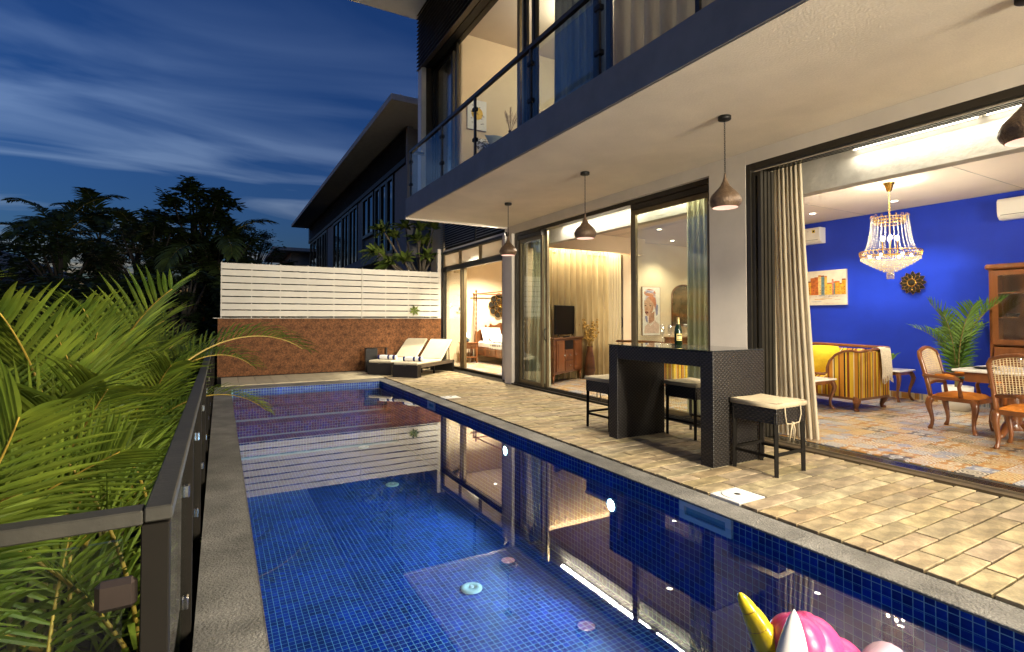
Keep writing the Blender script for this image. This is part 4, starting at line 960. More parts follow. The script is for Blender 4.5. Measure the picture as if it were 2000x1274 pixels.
sofa(7.35, 7.35, R(180), 1.5, 'second striped sofa seen under the bar table with its back to the television room')
t = thing('yellow_cushion', 'plain mustard cushion leaning in the corner of the striped sofa', 'cushion', (8.60, 4.98, .73)); rows = []
for i in range(9):
    u = -1 + i / 4; row = []
    for j in range(9):
        v = -1 + j / 4; e = (1 - abs(u) ** 2.4) * (1 - abs(v) ** 2.4); row.append((u * .25 * (1 - .06 * v * v), v * .25 * (1 - .06 * u * u), .075 * e))
    rows.append(row)
m = MB().grid(rows); m.grid([[(a, b_, -c_) for a, b_, c_ in r][::-1] for r in rows]); m.build('cover', M['yellow'], t); t.rotation_euler = Vector((-.72, -.55, .42)).to_track_quat('Z', 'Y').to_euler()
t = thing('knitted_throw', 'cream knitted throw with fringe hanging over the end of the striped sofa', 'throw', (8.86, 4.225, .95)); rows = []
path = [(.10, -.25), (.12, -.05), (.06, .008), (.0, .012), (-.022, -.02), (-.03, -.15), (-.035, -.3), (-.03, -.45)]
for k, (dy_, z) in enumerate(path): rows.append([(-.14 + .30 * j / 14 + .02 * (k > 4) * (k - 4) * .5, dy_ - .014 * abs(math.sin(j * 1.1 + k * .3)) * (k > 3), z - .03 * (k > 5) * math.sin(j * .5)) for j in range(15)])
MB().grid(rows).build('cloth', M['throw'], t); m = MB()
for p in rows[-1][::1]:
    for q in (0, .01): m.tube([(p[0] + q, p[1], p[2]), (p[0] + q + .003, p[1] - .004, p[2] - .07)], .0035, 4)
m.build('fringe', M['throw'], t)
def marble_table(x, y, wx, wy, h, lab):
    t = thing('marble_table', lab, 'table', (x, y, .02), group='small carved tables with marble tops')
    MB().box((0, 0, h - .013), (wx, wy, .026), bev=.006).build('top', M['marble'], t); MB().box((0, 0, h - .055), (wx - .08, wy - .08, .055)).build('apron', M['wood'], t)
    for sx in (-1, 1):
        for sy in (-1, 1): leg(t, sx * (wx / 2 - .07), sy * (wy / 2 - .07), h - .03, sx * .8, sy * .8, .03, .07)
marble_table(7.86, 5.0, .62, .95, .47, 'low carved table with a marble top in front of the striped sofa'); marble_table(9.95, 4.62, .52, .5, .52, 'small carved table with a marble top between the sofa and the blue wall')
# ---- blue wall: painting, ornament, air conditioners, cabinet
pa = thing('city_painting', 'wide canvas of orange and yellow houses above pale water on the blue wall', 'painting', (10.398, 6.1, 1.66))
MB().span((-.04, -.56, 0), (0, .56, .68)).build('canvas', mat('canvas_cream', (.62, .56, .44), .8, var=.08, scale=6), pa)
pc = [mat('paint_%d' % i, c, .7, var=.25, scale=16) for i, c in enumerate(((.62, .30, .03), (.70, .42, .06), (.48, .13, .03), (.12, .22, .24), (.52, .2, .16), (.74, .5, .18), (.20, .06, .03), (.60, .46, .36), (.30, .35, .45)))]
rr = random.Random(5); y = -.55; k = 0
while y < .5:
    wv = rr.uniform(.03, .10); hh_ = rr.uniform(.20, .32) + .08 * math.exp(-(y + .0) ** 2 * 14); i = rr.choice((0, 0, 1, 1, 5, 2, 3, 4))
    x0 = -.041 - .0006 * (k % 3); MB().span((x0 - .001, y, .20), (x0, min(y + wv, .555), .20 + hh_)).build('house', pc[i], pa)
    MB().span((x0 - .0022, y + .004, .20 + hh_ - .02), (x0 - .0012, min(y + wv, .555) - .004, .20 + hh_ + .008)).build('house_roof', pc[rr.choice((2, 6))], pa)
    for q in range(3): MB().span((x0 - .0022, y + wv * .3, .23 + q * .05), (x0 - .0012, y + wv * .45, .255 + q * .05)).build('window', pc[6], pa)
    y += wv * rr.uniform(.8, 1.0); k += 1
for q in range(22):
    y0 = rr.uniform(-.55, .3); zz_ = rr.uniform(.02, .20); MB().span((-.0418 - q * .0001, y0, zz_), (-.041, y0 + rr.uniform(.1, .25), zz_ + rr.uniform(.004, .014))).build('stroke', pc[rr.choice((0, 2, 7, 7, 8))], pa)
fo = thing('sunflower_ornament', 'black and gold metal sunflower ornament on the blue wall', 'wall ornament', (10.37, 4.46, 2.01)); pb = mat('black_petal', (.02, .018, .014), .4, var=.1)
for ring_, (nn, r0, r1, wd, dx) in enumerate(((12, .07, .205, .042, 0), (12, .06, .165, .036, -.022))):
    for k in range(nn):
        a = 2 * PI * (k + .5 * ring_) / nn; P = [(r0, 0), ((r0 + r1) * .48, wd), (r1 * .86, wd * .55), (r1, 0), (r1 * .86, -wd * .55), ((r0 + r1) * .48, -wd)]
        q = [(dx - .02 * (p[0] / r1) * ring_, p[0] * math.cos(a) - p[1] * math.sin(a), p[0] * math.sin(a) + p[1] * math.cos(a)) for p in P]
        pe = MB().add(q, [tuple(range(6))[::-1]]).add([(x_ + .004, y_, z_) for x_, y_, z_ in q], [tuple(range(6))]).build('petal', pb, fo); MB().tube(q + [q[0]], .0026, 5, caps=False).build('edge', M['gold'], pe)
m = MB().lathe([(.001, .01), (.045, .008), (.05, .0)], n=24); m.v = [(-.045 - c_, a_, b_) for a_, b_, c_ in m.v]; m.build('centre', pb, fo)
MB().tube([(-.045, .062 * math.cos(2 * PI * k / 24), .062 * math.sin(2 * PI * k / 24)) for k in range(25)], .014, 8, caps=False).build('centre_ring', M['gold'], fo)
def aircon(y, lab):
    t = thing('air_conditioner', lab, 'air conditioner', (10.398, y, 2.88), group='wall mounted air conditioners')
    P = [(0, .0), (-.12, .0), (-.19, .05), (-.205, .12), (-.205, .27), (-.18, .31), (0, .31)]
    MB().prism(P[::-1], 1, -.42, .42).build('case', M['plastic'], t, bevel=.008)
    MB().span((-.175, -.40, .012), (-.12, .40, .018)).build('vane', M['white'], t); MB().prism([(-.198, .062), (-.20, .062), (-.202, .068), (-.2, .068)], 1, -.38, .38).build('slot', M['joint'], t)
    MB().span((-.2075, -.33, .20), (-.2055, -.27, .26)).build('sticker', M['yellow'], t); MB().span((-.2085, -.317, .215), (-.2076, -.283, .248)).build('sticker_mark', M['bglass'], t); MB().span((-.2075, -.20, .235), (-.2058, -.165, .245)).build('badge', M['pipe'], t)
aircon(6.36, 'white wall air conditioner above the city painting'); aircon(2.86, 'white wall air conditioner at the right edge above the cabinet')
cb_ = thing('glass_cabinet', 'tall teak cabinet with a glass door and shelves', 'cabinet', (10.18, 2.66, .02))
m = MB(); m.span((-.19, -.66, 0), (.2, -.62, 2.1)).span((-.19, .62, 0), (.2, .66, 2.1)).span((.17, -.62, 0), (.2, .62, 2.1)).span((-.188, -.62, 0), (.17, .62, .1)); m.build('carcass', M['wood'], cb_)
MB().span((-.23, -.70, 2.102), (.2, .70, 2.18), bev=.02).build('cornice', M['wood'], cb_)
for z in (.98, 1.38, 1.74): MB().span((-.17, -.615, z), (.168, .615, z + .02)).build('shelf', M['wood'], cb_)
for y0 in (-.62, .005):
    d = MB(); y1 = y0 + .615; d.span((-.22, y0, 1.0), (-.192, y0 + .07, 2.08)).span((-.22, y1 - .07, 1.0), (-.192, y1, 2.08)).span((-.22, y0 + .07, 1.0), (-.192, y1 - .07, 1.07)).span((-.22, y0 + .07, 2.01), (-.192, y1 - .07, 2.08)); d = d.build('door', M['wood'], cb_); MB().span((-.208, y0 + .065, 1.065), (-.204, y1 - .065, 2.015)).build('pane', GL['pane'], d)
    MB().span((-.215, y0 + .01, .12), (-.192, y1 - .01, .96), bev=.01).build('lower_door', M['wood'], cb_)
for k in range(5): MB().lathe([(.001, 0), (.06, .0), (.08, .05), (.075, .052), (.055, .01)], (-.02, .45 - k * .2, 1.40), 16).build('bowl', M['black'], cb_)
# ---- chandelier
ch = thing('crystal_chandelier', 'gilded crystal chandelier with bead strands hanging in the dining room', 'chandelier', (8.23, 3.81, 3.31))
MB().lathe([(.015, -.12), (.03, -.115), (.055, -.03), (.07, -.012), (.07, 0)], n=14).build('canopy', M['gold'], ch); chain(MB(), -.47, -.11, .009, .003).build('chain', M['gold'], ch)
def _bead():
    m, tt = _mk('crystal_bead'); g = NT(tt)
    gl = g.n('ShaderNodeBsdfGlossy', {'Color': (1, .97, .92, 1), 'Roughness': .08}).outputs[0]; tr_ = g.n('ShaderNodeBsdfTransparent', {0: (.95, .93, .88, 1)}).outputs[0]; df = g.n('ShaderNodeBsdfTranslucent', {0: (.9, .86, .76, 1)}).outputs[0]
    a_ = g.n('ShaderNodeMixShader', {0: .30, 1: tr_, 2: gl}).outputs[0]; g.n('ShaderNodeOutputMaterial', {0: g.n('ShaderNodeMixShader', {0: .16, 1: a_, 2: df}).outputs[0]}); return m
BEAD = _bead()
def beads(mb, P, r):
    for p in P: mb.ball(p, r, 6, 4)
    return mb
zc, zr = -.49, -1.0
for z, r in ((zc, .185), (zc - .035, .175), (zc - .09, .165)): MB().tube([(r * math.cos(2 * PI * k / 32), r * math.sin(2 * PI * k / 32), z) for k in range(33)], .006, 6, caps=False).build('crown_ring', M['gold'], ch)
m = MB()
for k in range(32):
    a = 2 * PI * k / 32; m.tube([(.175 * math.cos(a), .175 * math.sin(a), zc - .09), (.18 * math.cos(a + .1), .18 * math.sin(a + .1), zc - .045), (.185 * math.cos(a), .185 * math.sin(a), zc)], .004, 5)
    if k % 2 == 0: m.tube([(.185 * math.cos(a), .185 * math.sin(a), zc), (.2 * math.cos(a), .2 * math.sin(a), zc + .035), (.225 * math.cos(a), .225 * math.sin(a), zc + .03), (.23 * math.cos(a), .23 * math.sin(a), zc)], .004, 5)
m.build('crown_scroll', M['gold'], ch)
NS = 30
for k in range(NS):
    a = 2 * PI * k / NS; P = []
    for i in range(24):
        s = i / 23; r = .215 + .05 * s + .085 * s ** 4; P.append((r * math.cos(a), r * math.sin(a), zc - .01 - .54 * s))
    beads(MB(), P, .0078).build('bead_strand', BEAD, ch)
m = MB()
for k in range(40):
    a = 2 * PI * k / 40; m.tube([(.35 * math.cos(a), .35 * math.sin(a), zr - .05), (.362 * math.cos(a + .08), .362 * math.sin(a + .08), zr - .01), (.365 * math.cos(a), .365 * math.sin(a), zr + .035)], .005, 5)
for z, r in ((zr - .05, .352), (zr + .03, .366)): m.tube([(r * math.cos(2 * PI * k / 40), r * math.sin(2 * PI * k / 40), z) for k in range(41)], .007, 6, caps=False)
m.build('rim_band', M['gold'], ch)
for q in range(10):
    r = .345 - .031 * q - .001 * q * q; z = zr - .06 - .024 * q; nn = max(8, int(2 * PI * r / .028)); P = []
    for k in range(nn):
        a = 2 * PI * k / nn
        for u in range(2): P.append((r * math.cos(a), r * math.sin(a), z - u * .022))
    beads(MB(), P, .0095).build('bead_tier', BEAD, ch); MB().tube([(r * math.cos(2 * PI * k / 24), r * math.sin(2 * PI * k / 24), z + .012) for k in range(25)], .003, 4, caps=False).build('tier_ring', M['gold'], ch)
P = [(.04 * math.cos(2 * PI * k / 7), .04 * math.sin(2 * PI * k / 7), zr - .28 - u * .022) for k in range(7) for u in range(4)]; beads(MB(), P, .0115).build('bead_drop', BEAD, ch)
MB().tube([(0, 0, -.46), (0, 0, zr - .05)], .012, 8).build('stem', M['gold'], ch)
BULB = emis('chandelier_bulb', (1, .85, .6), 5)
for k in range(4):
    a = 2 * PI * k / 4 + .5; MB().tube([(.0, 0, zr - .02), (.06 * math.cos(a), .06 * math.sin(a), zr - .04), (.085 * math.cos(a), .085 * math.sin(a), zr + .02), (.085 * math.cos(a), .085 * math.sin(a), zr + .19)], .008, 6).build('arm', M['gold'], ch); MB().ball((.085 * math.cos(a), .085 * math.sin(a), zr + .22), .022, 10, 8, 0, (1, 1, 1.5)).build('bulb', BULB, ch)
for k in range(6): a = 2 * PI * k / 6; MB().ball((.24 * math.cos(a), .24 * math.sin(a), zr - .03), .02, 8, 6).build('bulb', BULB, ch)
lamp('chandelier_light', 'POINT', 26, (0, 0, zr + .23), ch, WARM, size=.09, gloss=False)
# ---------------------------------------------------------------- television room
co = thing('tv_console', 'polished wooden console with two doors and drawers under the television', 'cabinet', (6.07, 9.05, .02), R(28))
MB().span((0, .02, .2), (1.38, .42, .93)).build('body', M['wood2'], co); MB().span((-.02, -.01, .931), (1.40, .43, .965), bev=.006).build('top', M['wood2'], co)
for x0, x1 in ((.10, .46), (.93, 1.29)):
    d = MB().span((x0, .0, .25), (x1, .019, .90)).build('door', M['wood'], co); MB().span((x0 + .06, -.008, .31), (x1 - .06, .0, .84), bev=.006).build('panel', M['wood'], d); MB().ball(((x1 - .03) if x0 < .5 else x0 + .03, -.02, .58), .017, 10, 8).build('knob', M['pipe'], d)
for z0 in (.25, .48): d = MB().span((.50, .0, z0), (.89, .019, z0 + .21), bev=.005).build('drawer', M['wood'], co); MB().ball((.695, -.018, z0 + .105), .017, 10, 8).build('knob', M['pipe'], d)
MB().span((.50, .012, .71), (.89, .0195, .90)).build('niche', M['black'], co)
for x in (.05, 1.33):
    for y in (.06, .38): MB().tube([(x, y, .2), (x, y, 0)], [.035, .018], 8).build('leg', M['wood'], co)
tv = thing('television', 'flat black television standing on the wooden console', 'television', (6.30, 9.37, .985), R(28))
MB().span((-.02, -.02, .06), (1.03, .02, .70), bev=.006).build('case', M['black'], tv); MB().span((-.008, -.0225, .073), (1.018, -.0205, .69)).build('screen', M['screen'], tv)
for x in (.14, .86):
    for s in (-1, 1): MB().tube([(x, 0, .065), (x + s * .07, s * .06, .006)], .009, 6).build('foot', M['black'], tv)
t = thing('soundbar', 'small black media box in front of the television feet', 'media box', (6.62, 9.42, .985), R(28)); MB().box((0, 0, .014), (.2, .07, .028), bev=.006).build('case', M['black'], t)
br = thing('dried_branches', 'dried golden twigs in a floor vase beside the television', 'dried flowers', (7.42, 9.62, .02)); M['twig'] = mat('golden_twig', (.45, .26, .05), .8, var=.3)
MB().lathe([(.001, 0), (.09, 0), (.13, .2), (.10, .5), (.06, .68), (.075, .74)], n=18).build('vase', M['wood2'], br); rr = random.Random(4)
for k in range(16):
    a = rr.uniform(0, 2 * PI); l = rr.uniform(.35, .75); e = rr.uniform(.1, .35); P = [(0, 0, .7)] + [(e * s * math.cos(a) + .02 * math.sin(9 * s + k), e * s * math.sin(a) * .6, .7 + l * s) for s in (.3, .6, .85, 1)]
    m = MB().tube(P, [.006, .005, .004, .003, .002], 5)
    for q in range(7): s = rr.uniform(.35, 1); m.ball((e * s * math.cos(a) + rr.uniform(-.05, .05), e * s * math.sin(a) * .6, .7 + l * s), rr.uniform(.012, .028), 6, 4)
    m.build('twig', M['twig'], br)
# portrait of a woman in a headwrap, flat print on canvas
po = thing('woman_portrait', 'tall canvas portrait of a woman with a wrapped headscarf on the tan wall', 'painting', (9.26, 9.885, .97))
PW, PH = .60, 1.22
MB().span((0, -.03, 0), (PW, 0, PH)).build('canvas', mat('portrait_canvas', (.70, .64, .53), .8, var=.06, scale=5), po)
cols = dict(skin=(.55, .33, .21), skin2=(.42, .22, .13), wrap=(.50, .19, .10), wrap2=(.52, .46, .52), wrap3=(.25, .24, .34), lip=(.10, .02, .02), neck=(.68, .60, .48), dark=(.05, .04, .045), body=(.62, .44, .33))
cm_ = {k: mat('portrait_' + k, c, .75, var=.12, scale=14) for k, c in cols.items()}
LY = [0]
def shp(name, P, c):
    LY[0] += 1; yv = -.0305 - .0004 * LY[0]; MB().add([(x * PW, yv, z * PH) for x, z in P], [tuple(range(len(P)))]).build(name, cm_[c], po)
def ell(cx_, cz_, rx, rz_, n=18, a0=0): return [(cx_ + rx * math.cos(2 * PI * k / n) * math.cos(a0) - rz_ * math.sin(2 * PI * k / n) * math.sin(a0), cz_ + rx * .5 * math.cos(2 * PI * k / n) * math.sin(a0) + rz_ * math.sin(2 * PI * k / n) * math.cos(a0)) for k in range(n)]
shp('shoulder', [(.08, .04), (.92, .04), (.95, .22), (.72, .30), (.66, .42), (.34, .42), (.32, .26), (.12, .18)], 'body'); shp('neck', [(.34, .24), (.66, .30), (.68, .5), (.36, .42)], 'skin2')
shp('face', [(.10, .72), (.10, .58), (.14, .50), (.17, .44), (.24, .40), (.36, .40), (.50, .45), (.60, .52), (.64, .62), (.62, .74), (.40, .80), (.2, .79)], 'skin')
shp('cheek', [(.40, .46), (.52, .47), (.61, .55), (.60, .64), (.50, .56)], 'skin2'); shp('scarf_band', [(.10, .70), (.30, .80), (.62, .72), (.75, .58), (.72, .48), (.78, .46), (.80, .72), (.70, .84), (.2, .82)], 'wrap2'); shp('scarf_band', [(.32, .79), (.60, .68), (.72, .54), (.78, .66), (.74, .78), (.5, .83)], 'wrap')
shp('scarf_knot', ell(.42, .88, .33, .075), 'wrap'); shp('scarf_knot', ell(.40, .92, .26, .045), 'wrap2'); shp('scarf_fold', [(.12, .84), (.3, .90), (.56, .88), (.76, .82), (.70, .86), (.5, .91), (.25, .93)], 'wrap3'); shp('scarf_fold', [(.2, .95), (.4, .93), (.62, .94), (.4, .965)], 'wrap'); shp('scarf_fold', [(.3, .87), (.6, .84), (.74, .80), (.72, .83), (.5, .88)], 'skin')
shp('scarf_tail', [(.72, .54), (.78, .40), (.86, .44), (.88, .62), (.8, .66)], 'wrap3'); shp('hair', [(.12, .40), (.2, .28), (.30, .26), (.26, .40)], 'wrap3')
for cx_ in (.17, .44): shp('eye', ell(cx_, .615, .055, .010), 'dark'); shp('brow', [(cx_ - .09, .645), (cx_, .662), (cx_ + .09, .65), (cx_, .655)], 'dark')
shp('nose', [(.22, .60), (.27, .60), (.28, .53), (.2, .515), (.17, .53)], 'skin2'); shp('mouth', ell(.22, .475, .095, .024), 'lip'); shp('mouth_shine', ell(.22, .482, .05, .006), 'wrap')
shp('necklace', [(.33, .27), (.42, .22), (.58, .27), (.72, .36), (.70, .33), (.58, .24), (.42, .19), (.31, .25)], 'neck')
MB().span((-.006, -.034, -.006), (0, 0, PH + .006)).span((PW, -.034, -.006), (PW + .006, 0, PH + .006)).span((0, -.034, PH), (PW, 0, PH + .006)).span((0, -.034, -.006), (PW, 0, 0)).build('frame', M['wood2'], po)
# arched mirror with sideboard and flowers
am = thing('arched_mirror', 'brown framed arched mirror on the tan wall', 'mirror', (10.75, 9.885, 1.22)); arc = [(-.45, 0), (.45, 0)] + [(.45 * math.cos(PI * k / 14), .78 + .28 * math.sin(PI * k / 14)) for k in range(15)]
MB().prism([(x, z) for x, z in arc], 1, -.012, 0).build('glass', mat('smoky_mirror', (.22, .17, .11), .12, metal=.7, var=.3, scale=3), am)
MB().tube([(x, -.02, z) for x, z in arc] + [(-.45, -.02, 0)], .02, 6).build('frame', M['wood2'], am)
sb = thing('sideboard', 'wooden sideboard standing under the arched mirror', 'sideboard', (10.75, 9.65, .02)); MB().span((-.7, -.2, .5), (.7, .22, .86)).build('body', M['wood'], sb); MB().span((-.74, -.23, .862), (.74, .23, .90), bev=.006).build('top', M['wood'], sb)
for x in (-.62, .62):
    for y in (-.15, .15): leg(sb, x, y, .52, math.copysign(.6, x), -.4, .035, .05)
for x in (-.35, .35): d = MB().span((x - .33, -.215, .56), (x + .33, -.201, .80), bev=.005).build('drawer', M['wood'], sb); MB().ball((x, -.23, .68), .018, 10, 6).build('knob', M['pipe'], d)
fv = thing('flower_vase', 'clear vase with white flowers on the sideboard', 'vase', (10.62, 9.62, .92)); MB().lathe([(.001, 0), (.04, 0), (.045, .12), (.05, .2)], n=16).build('vase', GL['clear'], fv); rr = random.Random(8)
for k in range(6):
    a = rr.uniform(0, 6.28); e = rr.uniform(.03, .12); h_ = rr.uniform(.26, .38); MB().tube([(0, 0, .02), (e * .4 * math.cos(a), e * .4 * math.sin(a), .2), (e * math.cos(a), e * math.sin(a), h_)], .004, 5).build('stem', M['stem'], fv)
    m = MB()
    for q in range(6): b_ = q * PI / 3; m.ball((e * math.cos(a) + .03 * math.cos(b_), e * math.sin(a) + .03 * math.sin(b_), h_), .022, 6, 4, 0, (1.3, 1.3, .6))
    m.build('blossom', M['linen'], fv)
# ---------------------------------------------------------------- bedroom
bd = thing('four_poster_bed', 'carved four poster bed with white linen seen through the bedroom door', 'bed', (7.15, 12.95, .02))
BL, BW = 2.2, 1.75
for x in (0, BW):
    for y in (0, BL):
        MB().tube([(x, y, 0), (x, y, .12), (x, y, .16), (x, y, .95)], [.05, .05, .042, .042], 8).build('post_base', M['wood'], bd); P = []; m = MB()
        for k in range(2):
            m.tube([(x + .012 * math.cos(s * 26 + k * PI), y + .012 * math.sin(s * 26 + k * PI), .95 + s * 1.22) for s in [i / 40 for i in range(41)]], .017, 6)
        m.ball((x, y, 2.24), .035, 10, 8, 0, (1, 1, 1.5)); m.build('post', M['wood'], bd)
for x in (0, BW): MB().tube([(x, -.1, 2.16), (x, BL + .1, 2.16)], .02, 8).build('canopy_rail', M['wood'], bd); MB().span((x - .025, .05, .22), (x + .025, BL - .05, .46)).build('side_rail', M['wood'], bd)
for y in (0, BL): MB().tube([(-.12, y, 2.16), (BW + .1, y, 2.16)], .02, 8).build('canopy_rail', M['wood'], bd)
for y0 in (.1, .82, 1.52): d = MB().span((-.038, y0, .25), (-.026, y0 + .62, .43), bev=.005).build('drawer', M['wood2'], bd); MB().ball((-.05, y0 + .31, .34), .015, 8, 6).build('knob', M['gold'], d)
hb = [(.05, .45), (BW - .05, .45), (BW - .05, .95)]; 
for k in range(21): u = 1 - k / 20; x = .05 + (BW - .1) * u; c = (u - .5) * 2; hb.append((x, .95 + .26 * max(0, 1 - abs(c) ** 1.5) + .03 * math.cos(c * 14)))
MB().prism(hb, 1, BL - .02, BL + .03).build('headboard', M['wood'], bd)
for c in (-.62, -.42, .42, .62): MB().ball((BW / 2 + c * BW / 2, BL - .02, 1.05 + .22 * (1 - abs(c))), .04, 10, 8).build('finial', M['wood'], bd)
MB().span((.03, .04, .44), (BW - .03, BL - .04, .66), bev=.05).build('mattress', M['linen'], bd)
def pillow(par, name, c, d, m, rx=0):
    rows = []
    for i in range(9):
        u = -1 + i / 4; row = []
        for j in range(9):
            v = -1 + j / 4; e = (1 - abs(u) ** 3) * (1 - abs(v) ** 3); row.append(Vector((u * d[0] / 2, v * d[1] / 2, d[2] / 2 * e)))
        rows.append(row)
    Mx = Matrix.Rotation(rx, 3, 'X'); mb = MB().grid([[tuple(Mx @ p + Vector(c)) for p in r] for r in rows]).grid([[tuple(Mx @ Vector((p.x, p.y, -p.z)) + Vector(c)) for p in r][::-1] for r in rows]); return mb.build(name, m, par)
for x in (.45, 1.3): pillow(bd, 'pillow', (x, 1.98, .86), (.68, .48, .2), M['linen'], R(62))
pillow(bd, 'bolster', (.55, 1.72, .76), (.6, .34, .18), M['linen'], R(30))
def _runner():
    m, t_ = _mk('patterned_runner'); g = NT(t_); v = g.n('ShaderNodeTexCoord').outputs['Object']; vo = g.n('ShaderNodeTexVoronoi', {'Vector': v, 'Scale': 9.0, 'Randomness': 0.15}).outputs['Distance']
    p = g.n('ShaderNodeBsdfPrincipled', {'Base Color': g.ramp(vo, [(0, (.03, .03, .04)), (.40, (.03, .03, .04)), (.43, (.7, .66, .58))], 'CONSTANT'), 'Roughness': .9}).outputs[0]; g.n('ShaderNodeOutputMaterial', {0: p}); return m
MB().span((-.03, .3, .40), (BW - .02, 1.25, .685), bev=.06).build('runner', _runner(), bd)
ns = thing('nightstand', 'small carved nightstand with a drawer beside the bed', 'nightstand', (6.78, 14.92, .02)); MB().span((-.22, -.2, .44), (.22, .2, .60)).build('drawer_box', M['wood'], ns); MB().span((-.25, -.23, .601), (.25, .22, .63), bev=.005).build('top', M['wood'], ns); MB().span((-.2, -.18, .16), (.2, .18, .19)).build('shelf', M['wood'], ns)
for x in (-.2, .2):
    for y in (-.18, .18): MB().span((x - .022, y - .022, 0), (x + .022, y + .022, .44)).build('leg', M['wood'], ns)
for k in range(5): MB().tube([(-.14 + .07 * k, .17, .19), (-.14 + .07 * k, .17, .44)], .012, 6).build('spindle', M['wood'], ns)
d = MB().span((-.17, -.212, .47), (.17, -.201, .58)).build('drawer', M['wood2'], ns); MB().ball((0, -.225, .525), .016, 8, 6).build('knob', M['gold'], d)
tl = thing('table_lamp', 'blue glazed lamp with a small cream shade on the nightstand', 'lamp', (6.72, 14.92, .65)); MB().lathe([(.001, 0), (.05, 0), (.055, .01), (.095, .05), (.10, .08), (.06, .12), (.02, .14), (.015, .2)], n=20).build('base', mat('blue_glaze', (.05, .10, .14), .25, var=.5, scale=14), tl); MB().lathe([(.125, .17), (.075, .31)], n=20).build('shade', emis('lit_lamp_shade', (1, .82, .55), .5, (.8, .72, .55)), tl)
for x, z, s, l in ((6.62, 1.62, .16, 'black and white ceramic bird ornament on the bedroom wall'), (6.28, 1.78, .14, 'dark ceramic ornament on the bedroom wall near the door stile')):
    t = thing('wall_plaque', l, 'wall ornament', (x, 15.27, z)); MB().ball((0, 0, 0), s * .6, 12, 8, 0, (1, .3, .45)).ball((.04, -.01, .06), s * .35, 10, 8, 0, (.6, .4, 1)).build('body', M['plastic'], t); MB().ball((-.02, -.045, .07), s * .4, 10, 8, 0, (.4, .2, 1.1)).ball((s * .5, -.03, .0), s * .2, 8, 6, 0, (1, .4, .6)).build('wing', M['black'], t)
fm = thing('petal_mirror', 'large black and gold petal shaped ornament above the bed', 'wall ornament', (8.05, 15.26, 1.82))
for r0, nn, pr in ((.28, 9, .13), (.15, 7, .10)):
    for k in range(nn):
        a = 2 * PI * k / nn + r0; y_ = -.02 - (.06 if r0 < .2 else 0); c = (r0 * math.cos(a), y_, r0 * math.sin(a)); P = [(c[0] + pr * math.cos(2 * PI * q / 12), y_, c[2] + pr * math.sin(2 * PI * q / 12)) for q in range(12)]
        p_ = MB().add(P, [tuple(range(12))]).build('petal', pb, fm); MB().tube(P + [P[0]], .007, 6, caps=False).build('edge', M['gold'], p_)
MB().ball((0, -.1, 0), .06, 12, 8, 0, (1, .4, 1)).build('centre', M['gold'], fm)
VP(MB().span((5.98, 15.28, 1.02), (6.1, 15.299, 1.14), bev=.004), 'switch_plate', M['white'])
# ---------------------------------------------------------------- upstairs
for x0, x1, z0, z1, l, kd in ((4.27, 4.69, 5.2, 5.8, 'white canvas with a yellow round sun upstairs', 1), (3.97, 4.13, 5.28, 5.95, 'dark grey canvas with a yellow round shape upstairs, half hidden by the window', 2)):
    t = thing('sun_painting', l, 'painting', ((x0 + x1) / 2, 9.495, z0)); hw, h_ = (x1 - x0) / 2, z1 - z0; MB().span((-hw, -.03, 0), (hw, 0, h_)).build('canvas', M['white'] if kd == 1 else M['curtgrey'], t); MB().add([(hw * .62 * math.cos(2 * PI * k / 24), -.0315, h_ * .55 + hw * .62 * math.sin(2 * PI * k / 24)) for k in range(24)], [tuple(range(24))]).build('sun', mat('sun_yellow%d' % kd, (.72, .46, .05), .7, var=.2, scale=8), t); rr = random.Random(kd)
    for k in range(16): a, q = rr.uniform(-.7, .7), rr.uniform(.2, .9); MB().span((hw * a, -.0332, h_ * q), (hw * a + hw * .16, -.032, h_ * q + .012)).build('stroke', M['black'], t)
pg = thing('pampas_vase', 'dried pampas grass in a slim dark vase upstairs', 'dried flowers', (4.62, 8.35, 4.35)); MB().lathe([(.001, 0), (.05, 0), (.04, .2), (.02, .45), (.03, .5)], n=14).build('vase', M['black'], pg); M['pampas'] = mat('pampas', (.40, .28, .17), .95, var=.2); rr = random.Random(6)
for k in range(11):
    a = rr.uniform(0, 6.28); e = rr.uniform(.06, .26); m = MB()
    for s in range(26):
        u = .3 + .7 * s / 25; c = Vector((e * u * math.cos(a), e * u * math.sin(a), .5 + .42 * u - .12 * u * u * e / .2)); d_ = Vector((rr.uniform(-1, 1), rr.uniform(-1, 1), .6)).normalized() * .07 * (1.2 - u); m.add([c, c + d_, c + d_ * .7 + Vector((.006, .006, .01))], [(0, 1, 2)])
    m.tube([(0, 0, .45), (e * .5 * math.cos(a), e * .5 * math.sin(a), .72), (e * math.cos(a), e * math.sin(a), .86)], .004, 4); m.build('plume', M['pampas'], pg)
dv = thing('daybed', 'daybed with patterned cushions upstairs behind the balcony glass', 'daybed', (4.3, 7.9, 3.765)); MB().span((-.45, -.5, .2), (.5, .5, .5), bev=.04).build('mattress', M['throw'], dv); MB().span((-.47, -.52, 0), (.52, .52, .2)).build('frame', M['wood2'], dv)
def _floral():
    m, t_ = _mk('floral_fabric'); g = NT(t_); v = g.n('ShaderNodeTexCoord').outputs['Object']; nz_ = g.n('ShaderNodeTexNoise', {'Vector': v, 'Scale': 22.0, 'Detail': 1}).outputs['Fac']; p = g.n('ShaderNodeBsdfPrincipled', {'Base Color': g.ramp(nz_, [(0, (.2, .17, .11)), (.5, (.66, .62, .52))], 'CONSTANT'), 'Roughness': .9}).outputs[0]; g.n('ShaderNodeOutputMaterial', {0: p}); return m
FLO = _floral()
